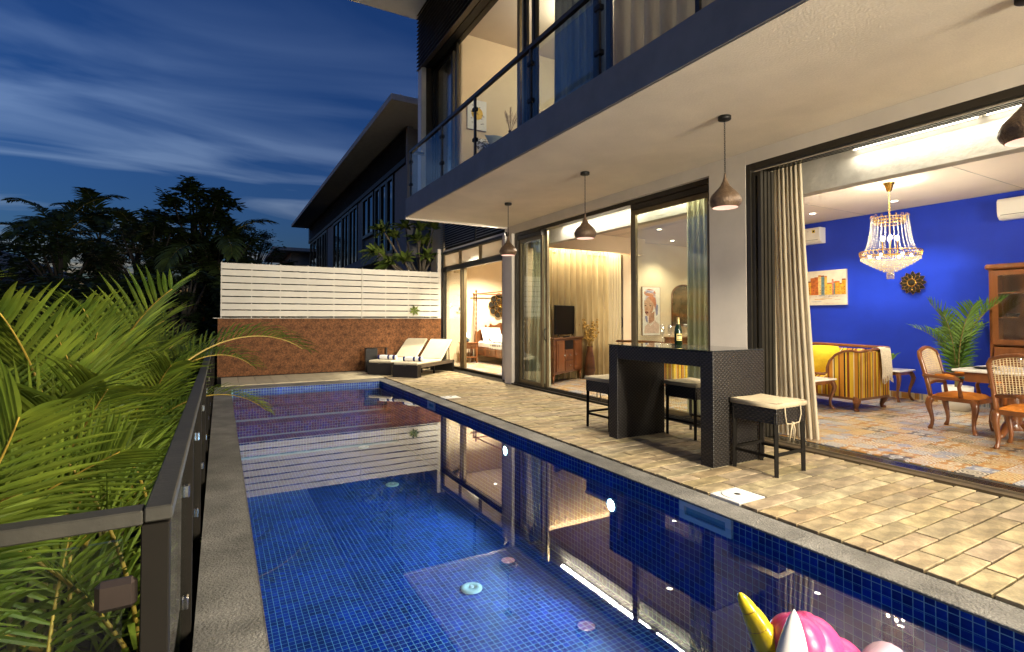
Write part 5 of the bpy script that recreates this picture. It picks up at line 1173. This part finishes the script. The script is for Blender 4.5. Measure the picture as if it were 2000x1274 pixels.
for k, (x, y) in enumerate(((-.2, .32), (.05, .28), (.28, .3), (-.1, .05))): pillow(dv, 'cushion', (x, y, .66), (.46, .42, .2), FLO if k != 3 else M['curtgrey'], R(50))
uc = thing('upstairs_chair', 'wooden chair with a tall back upstairs behind the window', 'chair', (4.35, 5.7, 3.765), R(20)); MB().box((0, 0, .45), (.5, .5, .08), bev=.02).build('seat', M['curtgrey'], uc); Mx = Matrix.Rotation(R(-12), 3, 'X'); MB().box((0, .25, .85), (.48, .05, .75), bev=.015, M=Mx).build('backrest', M['wood2'], uc)
for sx in (-.2, .2):
    for sy in (-.2, .2): MB().box((sx, sy, .2), (.045, .045, .42)).build('leg', M['wood2'], uc)
# ---------------------------------------------------------------- palms
LF = dict(hero=leafmat('areca_leaf', (0.060, 0.105, 0.010), (0.195, 0.235, 0.022), .35), dry=leafmat('yellowing_leaf', (0.30, 0.17, 0.02), (0.42, 0.27, 0.04), .3), darkp=leafmat('coconut_leaf', (0.03, 0.05, 0.015), (0.06, 0.09, 0.02), .25), tree=leafmat('tree_leaf', (0.02, 0.04, 0.012), (0.05, 0.075, 0.02), .25), plum=leafmat('plumeria_leaf', (0.09, 0.14, 0.02), (0.20, 0.24, 0.05), .3), indoor=leafmat('indoor_leaf', (0.06, 0.14, 0.02), (0.16, 0.26, 0.05), .3))
def frond_mesh(name, L, curve, el, pairs, ll, seed, mats, wleaf=.017, droop=.5, vee=.55, start=.14):
    """feather leaf growing from the origin along +x, arching; leaflets folded along their midrib"""
    rr = random.Random(seed); m = MB(); P = []; D = []; p = Vector((0, 0, 0)); n = 22
    side = rr.uniform(-.25, .25)
    for i in range(n + 1):
        s = i / n; a = el - curve * s ** 1.35; d = Vector((math.cos(a), side * s * .6, math.sin(a))).normalized(); P.append(p.copy()); D.append(d); p = p + d * (L / n)
    m.tube(P, [.011 * (1 - .85 * i / n) * (L / 1.5) + .0015 for i in range(n + 1)], 6, 1)
    for k in range(pairs):
        s = start + (1 - start) * (k + rr.uniform(-.2, .2)) / (pairs - 1); s = min(max(s, start), .995); f = s * n; i = min(int(f), n - 1); q = P[i].lerp(P[i + 1], f - i); d = D[i]
        sd = d.cross(Vector((0, 0, 1))).normalized(); up = sd.cross(d).normalized()
        lf = ll * (math.sin(PI * (.12 + .80 * (s - start) / (1 - start))) ** .6) * rr.uniform(.88, 1.1)
        fw = math.radians(28 + 40 * (1 - s)) ; 
        for sg in (-1, 1):
            if rr.random() < .03: continue
            out = (sd * sg * math.sin(fw) + d * math.cos(fw) * .95 + up * vee * (1 - .3 * s)).normalized(); dr = droop * rr.uniform(.6, 1.5); c = q.copy(); rows = []
            wv = wleaf * (L / 1.5) ** .5 * rr.uniform(.8, 1.15)
            for g in range(5):
                t_ = g / 4; dirn = (out + Vector((0, 0, -1)) * dr * t_ ** 1.6 * 1.3).normalized(); wl = wv * (1 - t_ ** 2.2) * (.55 + .9 * min(1, t_ * 3.)) * .7 + .0006
                lat = dirn.cross(up).normalized(); nn = lat.cross(dirn).normalized()
                rows.append([tuple(c - lat * wl + nn * wl * .35), tuple(c), tuple(c + lat * wl + nn * wl * .35)]); c = c + dirn * lf / 4
            m.grid(rows, 0, False)
    return m.mesh(name, mats)
HF = [frond_mesh('frond', 1.7 + .12 * (i % 4), 0.8 + .25 * (i % 3), 1.40 - .09 * (i % 4), 25, .60 + .04 * (i % 3), 20 + i, [LF['hero'], M['rachis']], .0175, .22 + .14 * (i % 3), .5) for i in range(9)]
DF = [frond_mesh('frond', 1.2, 1.9, 1.0, 30, .38, 60 + i, [LF['dry'], M['rachis']], .014, .9) for i in range(2)]
def areca(x, y, lab, seed, stems=3, top=(.1, .55), sp=.22, nf=(5, 6), gz=-1.2, sc_=(.85, 1.15), grp='areca palms along the railing', xmax=-.30, meshes=None):
    rr = random.Random(seed); t = thing('areca_palm', lab, 'palm', (x, y, gz), group=grp)
    for s in range(stems):
        a = 2 * PI * s / stems + rr.uniform(-.5, .5); e = sp * rr.uniform(.4, 1); bx, by = e * .5 * math.cos(a), e * .5 * math.sin(a); tx, ty = e * 1.5 * math.cos(a), e * 1.5 * math.sin(a); h = rr.uniform(*top) - gz
        MB().tube([(bx, by, 0), ((bx + tx) / 2, (by + ty) / 2, h * .5), (tx, ty, h)], [.035, .028, .02], 8).build('trunk', M['stem'], t)
        n = rr.randint(*nf); a0 = rr.uniform(0, 6.28)
        for k in range(n):
            az = a0 + k * 2.4 + rr.uniform(-.25, .25); q = .45 + .55 * (k / (n - 1)); mm = rr.choice(meshes or HF) if rr.random() > .03 else rr.choice(DF); sc2 = rr.uniform(*sc_) * (.8 + .2 * q)
            for tr_ in range(14):
                e_ = Euler((0, R(rr.uniform(-6, 6)) + (.55 * q - .30), az)).to_matrix()
                mx = max((e_ @ v.co).x for v in list(mm.vertices)[::7]) * sc2 + tx + x
                if mx < xmax: break
                az = az + rr.uniform(.5, 1.2)
            if mx < xmax: inst('frond', mm, t, (tx, ty, h - .05 * k / n), e_.to_euler(), (sc2,) * 3)
    return t
AP = [(-1.15, 2.75, 'areca palm right behind the railing corner, nearest the camera', (-.5, -.1), -.26), (-2.1, 3.1, 'areca palm with tall fronds at the left edge of the picture', (.1, .5), -.5), (-2.7, 2.3, 'low areca palm at the lower left corner', (-.5, -.1), -1.0),
      (-1.05, 4.3, 'areca palm behind the railing, second from the camera', (-.2, .15), -.2), (-2.4, 4.8, 'areca palm in the second row behind the tall left fronds', (.1, .45), -.8), (-1.0, 6.0, 'areca palm whose frond arches over the railing towards the pool', (.0, .2), -.1),
      (-2.1, 6.8, 'areca palm in the middle of the second row', (-.4, -.1), -.5), (-1.05, 8.2, 'areca palm beside the far half of the railing', (-.45, -.2), -.1), (-3.6, 5.6, 'areca palm in the third row on the left', (.1, .4), -1), (-2.0, 9.6, 'areca palm in front of the dark trees', (-.5, -.2), -.5), (-1.1, 10.8, 'areca palm beside the end of the white slat fence', (-.7, -.4), -.2), (-3.5, 8.6, 'areca palm at the back of the palm bed', (0, .4), -1), (-3.6, 3.4, 'areca palm at the left edge behind the low one', (0, .4), -1.5),
      (-.62, 3.55, 'low bushy areca palm against the railing glass, nearest the corner post', (-.75, -.35), -.19), (-.60, 5.1, 'low bushy areca palm against the middle of the railing', (-.6, -.25), -.12), (-.62, 7.1, 'low bushy areca palm against the far part of the railing', (-.8, -.5), -.05), (-1.9, 1.95, 'low areca palm behind the glass panel of the near railing', (-1.0, -.6), -.6)]
for i, (x, y, l, tp, xm) in enumerate(AP): areca(x, y, l, 100 + i, 3, tp, xmax=xm, nf=(2, 3) if i in (0, 1, 2, 3, 13, 16) else (4, 5))
# full fronds that face the terrace, each held by one of the palms above
PALMS = [o for o in bpy.data.objects if o.name.startswith('areca_palm')]
HB = [frond_mesh('frond', 1.5, .55 + .2 * i, 1.50 - .06 * i, 23, .60, 400 + i, [LF['hero'], M['rachis']], .0175, .24 + .1 * i, .30) for i in range(4)]
for k, (bx, by, bz, az, tilt, roll, s_) in enumerate((
    (-1.0, 2.55, .25, -95, .10, -.55, .72), (-1.05, 2.6, .1, -80, .30, .35, .70), (-1.3, 2.45, .0, 95, .05, .75, .7), (-1.2, 3.3, .35, -100, .05, -.15, .8), (-1.25, 3.4, .2, -85, .25, -.9, .75), (-1.1, 3.3, .05, -90, .35, .6, .7),
    (-.95, 4.1, .25, -92, .10, -.45, .8), (-.9, 4.2, .1, -85, .35, .3, .75), (-.75, 4.9, .25, -90, .1, .15, .8), (-.8, 5.0, .1, 90, .2, -.7, .8), (-.75, 6.1, .1, -88, .1, -.3, .85), (-.7, 6.2, .1, -90, .3, .35, .8),
    (-1.9, 3.2, .55, -95, .05, -.5, .85), (-2.0, 3.3, .5, -80, .15, .25, .85), (-1.7, 3.0, .2, -90, .3, -.2, .75), (-2.3, 4.2, .5, -90, .1, .1, .9), (-.75, 7.6, .0, -90, .1, .2, .8), (-1.5, 2.3, -.35, -90, .4, .2, .6), (-.9, 2.3, -.45, -70, .4, .3, .55), (-1.3, 2.2, -.55, -110, .35, -.4, .6))):
    pt = min(PALMS, key=lambda o: math.hypot(o.location.x - bx, o.location.y - by)); l_ = Vector((bx, by, bz)) - pt.location
    inst('frond', HB[k % 4], pt, l_, (roll, tilt, R(az)), (s_,) * 3)
    MB().tube([(l_.x * .4, l_.y * .4, 0), (l_.x * .75, l_.y * .75, l_.z * .55), tuple(l_)], [.026, .02, .013], 8).build('trunk', M['stem'], pt)
# the frond that bends over the railing towards the water
ov = [o for o in bpy.data.objects if o.get('label', '').startswith('areca palm whose frond arches')][0]
AF = [frond_mesh('frond', 2.0, 1.75, 1.12, 34, .50, 300 + i, [LF['hero'], M['rachis']], .0155, .75) for i in range(2)]
inst('frond', AF[0], ov, (.30, .1, 1.62), (0, .05, R(14)), (.98,) * 3); inst('frond', AF[1], ov, (.25, .2, 1.55), (0, .10, R(40)), (.85,) * 3); inst('frond', AF[0], ov, (.35, -.1, 1.5), (0, .25, R(-10)), (.62,) * 3)
MB().tube([(.05, .02, 0), (.18, .06, .8), (.28, .1, 1.62)], [.035, .028, .02], 8).build('trunk', M['stem'], ov)
# undergrowth filling the bed behind the glass
rr = random.Random(77); ug = MB()
for k in range(5200):
    x, y = -.3 - 4.2 * rr.random() ** 1.3, 1.75 + 10 * rr.random() ** 1.4; z = -1.2 + rr.random() ** 1.2 * 1.0; a = rr.uniform(0, 6.28); l = rr.uniform(.18, .45); d = Vector((math.cos(a), math.sin(a), rr.uniform(.1, 1.2))).normalized(); c = Vector((x, y, z)); sd = d.cross(Vector((0, 0, 1))).normalized() * .016
    mid = c + d * l * .55; tip = c + d * l + Vector((0, 0, -.12 * l / .3)); ug.add([c - sd * .5, c + sd * .5, mid + sd, tip, mid - sd], [(0, 1, 2, 4), (4, 2, 3)])
tag(ug.build('undergrowth', LF['hero']), 'low leafy undergrowth between the palm stems', 'undergrowth', kind='stuff')
# potted palm and small plants indoors
pp = thing('potted_palm', 'potted areca palm in front of the blue wall beside the cabinet', 'plant', (9.72, 3.62, .02)); MB().lathe([(.001, 0), (.14, 0), (.17, .1), (.19, .36), (.175, .36), (.16, .3), (.001, .3)], n=22).build('pot', M['plastic'], pp); rr = random.Random(31)
IF = [frond_mesh('frond', 1.25 + .1 * i, .8 + .3 * i, 1.45 - .05 * i, 24, .34, 80 + i, [LF['indoor'], M['stem']], .016, .5) for i in range(3)]
for k in range(9): az = k * 2.4 + 1.4; inst('frond', IF[k % 3], pp, (.03 * math.cos(az), .03 * math.sin(az), .30), (0, rr.uniform(-.30, .0), az), (rr.uniform(.8, 1.2),) * 3)
def leafplant(name, lab, loc, n, l, wd, m, seed, pot=None):
    rr = random.Random(seed); t = thing(name, lab, 'plant', loc); MB().lathe([(.001, 0), (.045, 0), (.06, .1), (.052, .1), (.05, .08), (.001, .08)], n=16).build('pot', M['plastic'], t)
    for k in range(n):
        a = k * 2.4; e = rr.uniform(.5, 1.2); d = Vector((math.cos(a) * math.cos(e), math.sin(a) * math.cos(e), math.sin(e))); sd = d.cross(Vector((0, 0, 1))).normalized(); q = l * rr.uniform(.7, 1.1); rows = []
        for i in range(6): s = i / 5; c = Vector((0, 0, .08)) + d * q * s + Vector((0, 0, -.3 * q * s * s)); wv = wd * math.sin(PI * (s * .92 + .06)); rows.append([tuple(c - sd * wv + Vector((0, 0, wv * .3))), tuple(c), tuple(c + sd * wv + Vector((0, 0, wv * .3)))])
        MB().grid(rows).build('leaf', m, t)
leafplant('succulent_pot', 'small green plant in a white pot on the low marble table', (7.78, 5.22, .49), 16, .15, .018, LF['indoor'], 3); leafplant('broadleaf_pot', 'plant with broad pale leaves on the marble table behind the sofa', (9.92, 4.66, .54), 8, .36, .05, LF['indoor'], 5)
# sprig growing through the fence
sg = thing('fence_sprig', 'small green sprig poking through the white slat fence', 'plant', (4.80, 14.28, 1.62)); rr = random.Random(4)
for k in range(7): a = k * .9; d = Vector((math.cos(a), -.35, math.sin(a))).normalized(); sd = d.cross(Vector((0, 1, 0))).normalized() * .035; MB().add([(0, 0, 0), tuple(d * .09 + sd), tuple(d * .17), tuple(d * .09 - sd)], [(0, 1, 2, 3)]).build('leaf', LF['plum'], sg)
MB().tube([(0, .1, -.1), (0, 0, 0)], .006, 5).build('stem', M['stem'], sg)
# ---------------------------------------------------------------- plumeria behind the fence
pl = thing('plumeria_tree', 'plumeria with bare forking branches and leaf rosettes behind the slat fence', 'tree', (5.2, 15.2, -.3)); rr = random.Random(12)
MB().tube([(.5, .2, 0), (.35, .1, 1.6), (.1, 0, 2.9)], [.09, .07, .055], 10).build('trunk', M['bark'], pl)
def rosette(mb, c, d, n, l, seed):
    r2 = random.Random(seed); d = Vector(d).normalized(); u = d.orthogonal().normalized(); v = d.cross(u)
    for k in range(n):
        a = k * 2.4; e = r2.uniform(.25, 1.2); q = l * r2.uniform(.7, 1.15); dd = (d * math.cos(e) + (u * math.cos(a) + v * math.sin(a)) * math.sin(e)).normalized(); sd = dd.cross(d).normalized(); rows = []
        for i in range(5): s = i / 4; cc_ = Vector(c) + dd * q * s + Vector((0, 0, -.35 * q * s * s)); wv = l * .12 * math.sin(PI * (s * .9 + .07)); nn = sd.cross(dd); rows.append([tuple(cc_ - sd * wv + nn * wv * .3), tuple(cc_), tuple(cc_ + sd * wv + nn * wv * .3)])
        mb.grid(rows)
tips = [((-1.15, -.5, 4.15), 16), ((-1.3, -.45, 3.55), 13), ((-.95, -.5, 3.25), 12), ((-.5, -.4, 3.35), 12), ((-.15, -.5, 3.95), 12), ((.1, -.5, 3.5), 11), ((.0, -.3, 4.3), 14), ((.45, -.2, 4.4), 16), ((.75, -.3, 4.05), 14), ((-.6, .2, 4.1), 15), ((.3, .3, 4.0), 15), ((.7, .4, 4.5), 14), ((-.2, .5, 4.5), 14), ((.9, .1, 3.5), 12), ((-.9, .3, 3.6), 13), ((.4, .5, 3.4), 12)]
for k, (c, n) in enumerate(tips):
    j = Vector((.1, 0, 2.9)).lerp(Vector(c), .5) + Vector((rr.uniform(-.1, .1), rr.uniform(-.1, .1), -.15)); b_ = MB().tube([(.1, 0, 2.88), tuple(j), c], [.045, .032, .022], 8).build('branch', M['bark'], pl); mb = MB(); rosette(mb, c, Vector(c) - j, n + 8, .55, 40 + k); mb.build('leaf_rosette', LF['plum'], b_)
# ---------------------------------------------------------------- neighbouring villas
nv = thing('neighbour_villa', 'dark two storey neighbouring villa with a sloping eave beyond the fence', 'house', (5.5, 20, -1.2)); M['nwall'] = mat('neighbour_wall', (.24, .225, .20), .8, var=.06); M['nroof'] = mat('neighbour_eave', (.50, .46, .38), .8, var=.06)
def NP(mb, name, m, par=None): return mb.build(name, m, par or nv, world=True)
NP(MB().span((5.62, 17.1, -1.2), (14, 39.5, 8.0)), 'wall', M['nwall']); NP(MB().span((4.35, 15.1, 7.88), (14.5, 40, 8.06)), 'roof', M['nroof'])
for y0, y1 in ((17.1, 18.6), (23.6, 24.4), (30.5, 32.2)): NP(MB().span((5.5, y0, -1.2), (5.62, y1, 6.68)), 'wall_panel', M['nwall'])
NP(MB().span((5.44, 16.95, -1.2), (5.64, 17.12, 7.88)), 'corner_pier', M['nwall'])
lv = NP(MB().span((5.52, 17.13, 6.9), (5.62, 39.4, 7.86)), 'louvre', M['black'])
for k in range(12): z = 6.92 + k * .078; NP(MB().prism([(5.40, z), (5.405, z + .02), (5.50, z + .06), (5.50, z + .04)], 1, 17.13, 39.4), 'slat', M['louvre'], lv)
NP(MB().span((5.42, 17.13, 6.70), (5.61, 39.4, 6.88)), 'head_beam', M['black'])
for k, (y0, y1, z0) in enumerate(((18.75, 19.6, 3.8), (19.65, 20.5, 3.8), (20.55, 21.35, 3.8), (21.6, 23.5, 4.9), (24.5, 26.2, 3.8), (26.3, 28.0, 3.8), (28.1, 30.4, 3.8), (32.4, 34, 3.8), (34.1, 36, 3.8), (36.1, 39, 3.8))):
    f = NP(rect_frame(5.47, 5.58, y0, y1, z0, 6.68, .12), 'window', M['dark']); NP(MB().span((5.53, y0 + .1, z0 + .1), (5.545, y1 - .1, 6.58)), 'pane', GL['dusk'], f)
    if (y1 - y0) > 1.2: NP(MB().span((5.48, (y0 + y1) / 2 - .06, z0 + .12), (5.57, (y0 + y1) / 2 + .06, 6.56)), 'mullion', M['dark'], f)
NP(MB().span((4.9, 18.7, 3.45), (5.6, 40, 3.75)), 'balcony', M['nwall'])
fv_ = thing('distant_house', 'small grey house with a flat eave at the end of the row', 'house', (4.6, 46, -1.2)); MB().span((.4, 0, 0), (9, 9, 8.0)).build('wall', M['nwall'], fv_); MB().span((-1.0, -1.2, 8.0), (9.5, 9.5, 8.25)).build('roof', M['nroof'], fv_); MB().span((.36, 1, 4.3), (.39, 3.4, 7)).build('window', M['dark'], fv_)
lr = thing('left_roof_house', 'dark house with a sloping roof at the far left edge', 'house', (-14, 40, -1.2)); MB().prism([(-6, 5.6), (-1.5, 8.2), (5.4, 5.5), (5.4, 5.2), (-6, 5.2)], 1, 0, 8).build('roof', M['nroof'], lr); MB().span((-5.5, .5, 0), (4.6, 7.5, 5.2)).build('wall', M['nwall'], lr)
lh = thing('lit_bungalow', 'low house with lamp lit windows glimpsed between the dark trees', 'house', (-4.6, 30, -1.2)); WIN = emis('lit_window', (1, .72, .48), .55, (.5, .4, .3)); MB().span((-2.2, 0, 0), (2.0, 4, 3.4)).build('wall', mat('brown_wall', (.10, .05, .025), .9), lh); MB().span((-2.6, -.4, 3.4), (2.3, 4.4, 3.6)).build('roof', M['nroof'], lh)
for a, b_ in ((-1.3, -1.0), (.35, .75), (.95, 1.2), (1.35, 1.8)): MB().span((a, -.03, .9), (b_, -.01, 2.9)).build('window', WIN, lh)
# ---------------------------------------------------------------- dark trees behind
CF = [frond_mesh('coconut_frond', 3.4, 1.5 + .3 * i, 1.1 - .25 * i, 34, .85, 200 + i, [LF['darkp'], M['stem']], .035, .9, .2, .2) for i in range(3)]
def coconut(x, y, h, lab, seed, n=18):
    rr = random.Random(seed); t = thing('coconut_palm', lab, 'palm', (x, y, -1.2), group='coconut palms against the dusk sky'); MB().tube([(0, 0, 0), (.15, .1, h * .4), (.3, .1, h)], [.18, .14, .11], 8).build('trunk', M['darkbark'], t)
    for k in range(n): inst('frond', CF[k % 3], t, (.3, .1, h), (0, rr.uniform(-.45, .75), k * 2.4 + rr.uniform(-.2, .2)), (rr.uniform(.8, 1.1),) * 3)
coconut(-6.6, 30, 6.0, 'coconut palm silhouetted at the far left of the tree line', 1); coconut(-5.4, 31.5, 6.2, 'coconut palm second from the left in the tree line', 2); coconut(-3.6, 29, 5.6, 'coconut palm beside the tall dark tree', 3); coconut(-.6, 24, 4.8, 'short palm with pale fronds in front of the tall dark tree', 4, 12)
def broadleaf(x, y, h, rx, rz_, lab, seed, n=5200, trunk=.2, lsz=.26, zc=None, m='tree'):
    rr = random.Random(seed); t = thing('broadleaf_tree', lab, 'tree', (x, y, -1.2), group='dark broadleaf trees behind the garden'); zc = zc or h - rz_
    MB().tube([(0, 0, 0), (.1, 0, h * .3), (-.1, .1, h * .6)], [trunk, trunk * .8, trunk * .5], 8).build('trunk', M['darkbark'], t); mb = MB(); br = MB(); cl = []
    for k in range(34):
        a = rr.uniform(0, 6.28); u = rr.uniform(-.85, 1); r = math.sqrt(max(0, 1 - u * u)) * rr.uniform(.45, 1.0); c = Vector((rx * r * math.cos(a), rx * r * math.sin(a), zc + rz_ * u)); cl.append((c, rr.uniform(.35, .8) * rx * .32)); br.tube([(-.05, .05, h * .45), tuple(c * .55 + Vector((0, 0, h * .25))), tuple(c)], [.07, .045, .015], 5)
    br.build('limbs', M['darkbark'], t)
    for k in range(n):
        c, r = rr.choice(cl); d = Vector((rr.gauss(0, 1), rr.gauss(0, 1), rr.gauss(0, .7))).normalized() * r * rr.random() ** .4; q = c + d; a = rr.uniform(0, 6.28); l = lsz * rr.uniform(.6, 1.3); dd = Vector((math.cos(a), math.sin(a), rr.uniform(-.5, .3))).normalized(); sd = dd.cross(Vector((rr.uniform(-.4, .4), rr.uniform(-.4, .4), 1))).normalized() * l * .22; mb.add([q, q + dd * l * .5 + sd, q + dd * l, q + dd * l * .5 - sd], [(0, 1, 2, 3)])
    mb.build('crown', LF[m], t)
broadleaf(-.9, 25.5, 8.3, 2.1, 1.7, 'tall dark tree with feathery crown against the sky', 21, 5200, .2, .34, 6.5); broadleaf(-.2, 24, 6.6, 1.8, 1.9, 'dark tree to the right of the tall feathery one', 22, 4000)
broadleaf(-2.4, 24, 6.2, 2.2, 2.2, 'dense dark tree below the tall feathery crown', 23, 5000); broadleaf(-5.2, 25.5, 5.9, 2.4, 2.4, 'dense dark tree under the coconut palms', 24, 5000); broadleaf(-8.2, 27, 5.8, 2.6, 2.4, 'dense dark tree at the far left of the garden', 25, 5000); broadleaf(1.6, 27, 6.0, 2.0, 1.8, 'dark tree beside the end of the neighbouring house', 26, 4000); broadleaf(2.4, 52, 10.4, 2.6, 1.2, 'dark leafy tree top above the distant house', 27, 3500); broadleaf(-.9, 17.5, 4.0, 1.2, 1.2, 'round shrubby tree near the end of the slat fence', 28, 3600, .1, .2); broadleaf(-3.6, 18, 3.6, 1.6, 1.6, 'dark shrub behind the areca palms', 29, 3600, .1, .24)
broadleaf(-11.5, 30, 6.5, 3.2, 2.6, 'dark tree beyond the left edge of the garden', 30, 4000)
for k, (x, y, h, r, l) in enumerate(((-7.5, 22, 3.9, 2.6, 'dense dark shrub filling the back of the garden at the left edge'), (-4.6, 21, 3.6, 2.2, 'dense dark shrub filling the back of the garden under the coconut palms'), (-2.0, 20.5, 3.9, 2.0, 'dense dark shrub filling the back of the garden left of the fence'), (.9, 21.5, 4.0, 2.0, 'dense dark shrub showing just above the left end of the fence'))): broadleaf(x, y, h, r, 1.9, l, 50 + k, 5200, .1, .3, 2.0)
